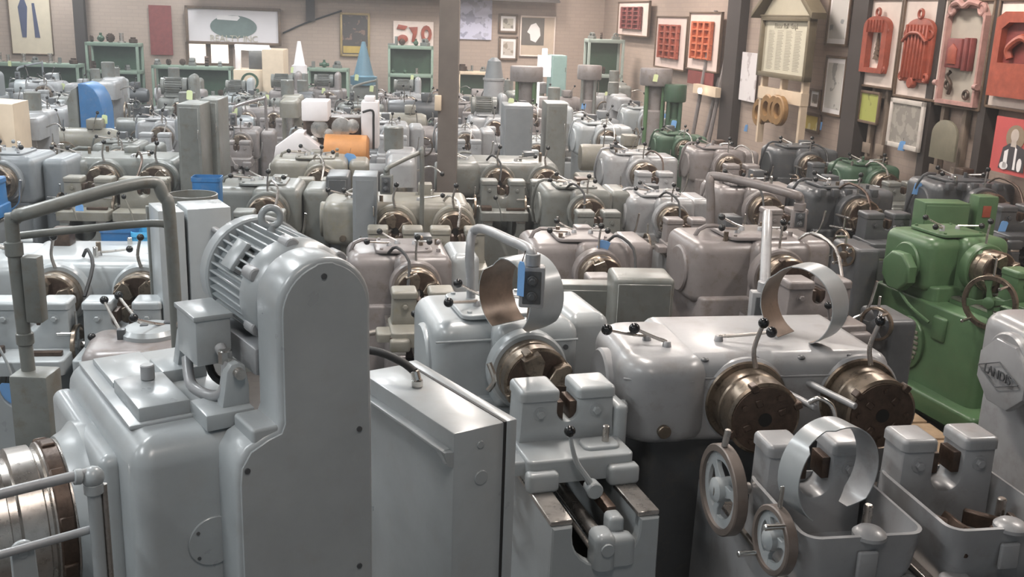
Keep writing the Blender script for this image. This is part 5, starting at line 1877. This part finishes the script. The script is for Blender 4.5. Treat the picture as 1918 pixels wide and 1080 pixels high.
TABLE = {}
for c in COL.objects:
    if c.parent:
        TABLE.setdefault(c.parent.name, []).append(c)
BOXES = []
for c in COL.objects:
    if c.parent is None and c.get('category') and c['category'] not in ('ceiling light', 'cable'):
        b = aabb(c)
        if b and b[5] < 1.2 and b[4] - b[5] < 4:
            BOXES.append(b)
for ri, (yy, rn) in enumerate(ROWS):
    n = 0
    x = -.53 * yy - .3
    last = None
    while x < min(6.3 - .182 * yy - .4, .53 * yy):
        kind = rnd.choices(['single', 'twin', 'arch', 'motor', 'column', 'barrel'], [5, 3, 1.5, 1.5, 1.5, 3])[0]
        y = yy + x * .16
        side = 0 if x < -.28 * yy else (1 if x < .12 * yy else 2)
        colr = rnd.choices(list(PAL), [[4, 3, 4, 2, 1, 1, 0, 1], [4, 2, 2, 5, 1.5, .6, 0, 1], [1.5, .5, 2, 4, 5, .5, 1, .3]][side])[0]
        s_ = rnd.uniform(.80, .90)
        deg = 9 + rnd.uniform(-3, 3)
        me = far_mesh(kind, colr)
        M = Matrix.Translation((x, y, 0)) @ Matrix.Rotation(R(deg), 4, 'Z') @ Matrix.Diagonal((s_, s_, s_ * rnd.uniform(1.02, 1.14), 1))
        xs = [v.co for v in me.vertices]
        lo = [min(v[i] for v in xs) for i in (0, 1)]
        hi = [max(v[i] for v in xs) for i in (0, 1)]
        cs = [M @ Vector((a, b_, 0)) for a in (lo[0], hi[0]) for b_ in (lo[1], hi[1])]
        bb = [min(c.x for c in cs), max(c.x for c in cs), min(c.y for c in cs), max(c.y for c in cs)]
        bad = any(min(bb[1], q[1]) - max(bb[0], q[0]) > .12 and min(bb[3], q[3]) - max(bb[2], q[2]) > .22 for q in BOXES)
        if bb[1] + .182 * bb[3] > 6.15 or bb[3] > 21.6 + .16 * x:
            bad = True
        if bad:
            x += .12
            continue
        o = bpy.data.objects.new(KINDS[kind][1], me)
        COL.objects.link(o)
        o.matrix_world = M
        BOXES.append(bb)
        tag(o, '%s %s, %s from left, %s' % (colr, KINDS[kind][2].replace('single-head ', '').replace('double-head ', 'double '), ORD[min(n, 17)], rn), 'machine',
            'machines in the far rows')
        n += 1
        x += .3

# ---------------------------------------------------------------- price tags hung on the machines
bpy.context.view_layer.update()
DG = bpy.context.evaluated_depsgraph_get()


def paper_tag(px, py, z, m, label, w_=.055, h_=.09, rot=0, dep=None, lean=0.15):
    hit, loc, nrm, _i, ho, _m = SC.ray_cast(DG, Vector((0, 0, HC)), ray(px, py).normalized())
    d_ = ray(px, py).normalized()
    p = loc - d_ * .02 if hit else at(px, py, 1.3)
    sc_ = max(1.0, p.y / 8)
    w_, h_ = w_ * min(sc_, 1.3), h_ * min(sc_, 1.3)
    o = thing('hanging_tag', label, 'paper tag', p, rot)
    q = MB().prism([(-w_ / 2, -h_ / 2), (w_ / 2, -h_ / 2), (w_ / 2, h_ * .38), (w_ * .3, h_ / 2), (-w_ * .3, h_ / 2), (-w_ / 2, h_ * .38)], -.0015, .0015, 'xz')
    q = q.part('tag_card', m, o)
    q.rotation_euler = (lean, lean * .8, 0)
    MB().tube([(0, 0, h_ * .45), (.01, .01, h_ * .8)], .002, 6, smooth=False).part('tag_string', RUST, o)
    return o


paper_tag(1130, 461, 0, TAGB, 'tilted blue tag on the pinkish-grey machine behind the grey boxes', .075, .085, 10, 5.7, .3)
paper_tag(976, 522, 0, TAGB, 'narrow blue tag on the corner of the hanging button box', .03, .14, -30, 4.1, .05)
paper_tag(13, 745, 0, TAGB, 'large blue tag at the left edge beside the big machine', .085, .17, 20, 3.2, .15)
paper_tag(149, 394, 0, TAGB, 'pale blue tag seen through the pipe hoop', .065, .11, 0, 5.8, .02)
paper_tag(655, 302, 0, TAGB, 'blue tag next to the orange drum', .09, .13, 0, 7.6, .2)
for px_, py_, z_, l_ in ((1879, 425, 1.35, 'blue tag wrapped on a lever of the green machine'), (1718, 353, 1.35, 'blue tag above the green cabinet'),
                         (1690, 273, 1.4, 'blue tag below the wide grey etching'), (1538, 236, 1.4, 'blue tag right of the small yellow print'),
                         (1399, 240, 1.4, 'blue tag below the wooden pattern rings'), (1262, 232, 1.4, 'blue tag below the green upright press'),
                         (1245, 219, 1.45, 'pale blue tag on the right-hand pipe arm'), (1093, 199, 1.45, 'blue tag right of the hinged-seam locker')):
    paper_tag(px_, py_, z_, TAGB, l_, .058, .10 if z_ == 1.35 else .08, 0)
for i, (px_, py_, l_) in enumerate(((196, 223, 'yellow-green tag right under the blue arched cover'), (18, 119, 'round yellowish tag in front of the long low shelf'), (118, 162, 'yellowish tag left of the blue arched cover'),
                     (355, 178, 'yellow tag left of the tall lockers'), (500, 183, 'yellow tag under the tan housing'), (548, 131, 'yellow tag below the white cone hopper'),
                     (606, 170, 'yellow tag between the two cone hoppers'), (440, 208, 'yellow tag right of the tall lockers'), (668, 145, 'yellow tag on the blue-grey cone machine, left'),
                     (696, 166, 'yellow tag on the blue-grey cone machine, right'), (1228, 146, 'cream tag on the grey press near the lattice board'), (1136, 177, 'cream tag below the corner shelf unit'),
                     (772, 145, 'yellow tag in front of the shelf under the red castings'), (957, 192, 'cream tag above the smooth grey locker'))):
    paper_tag(px_, py_, 1.5, TAGY, l_, .05, .08, 0)
# ---------------------------------------------------------------- thin haze added to lower the contrast of the far hall
hm_ = bpy.data.materials.new('contrast_haze')
hm_.use_nodes = True
nt = hm_.node_tree
nt.nodes.remove(nt.nodes['Principled BSDF'])
vs = nt.nodes.new('ShaderNodeVolumeScatter')
vs.inputs['Color'].default_value = (.95, .97, 1, 1)
vs.inputs['Density'].default_value = .0048
vs.inputs['Anisotropy'].default_value = .2
nt.links.new(vs.outputs[0], nt.nodes['Material Output'].inputs['Volume'])
o = MB().prism([(-12.3, 3.0), (5.6, 3.0), (1.95, 23.6), (-12.3, 20.9)], .005, 4.2, 'xy').part('haze', hm_)
tag(o, 'thin added haze paling the hall between floor and ceiling', 'haze', kind='stuff')
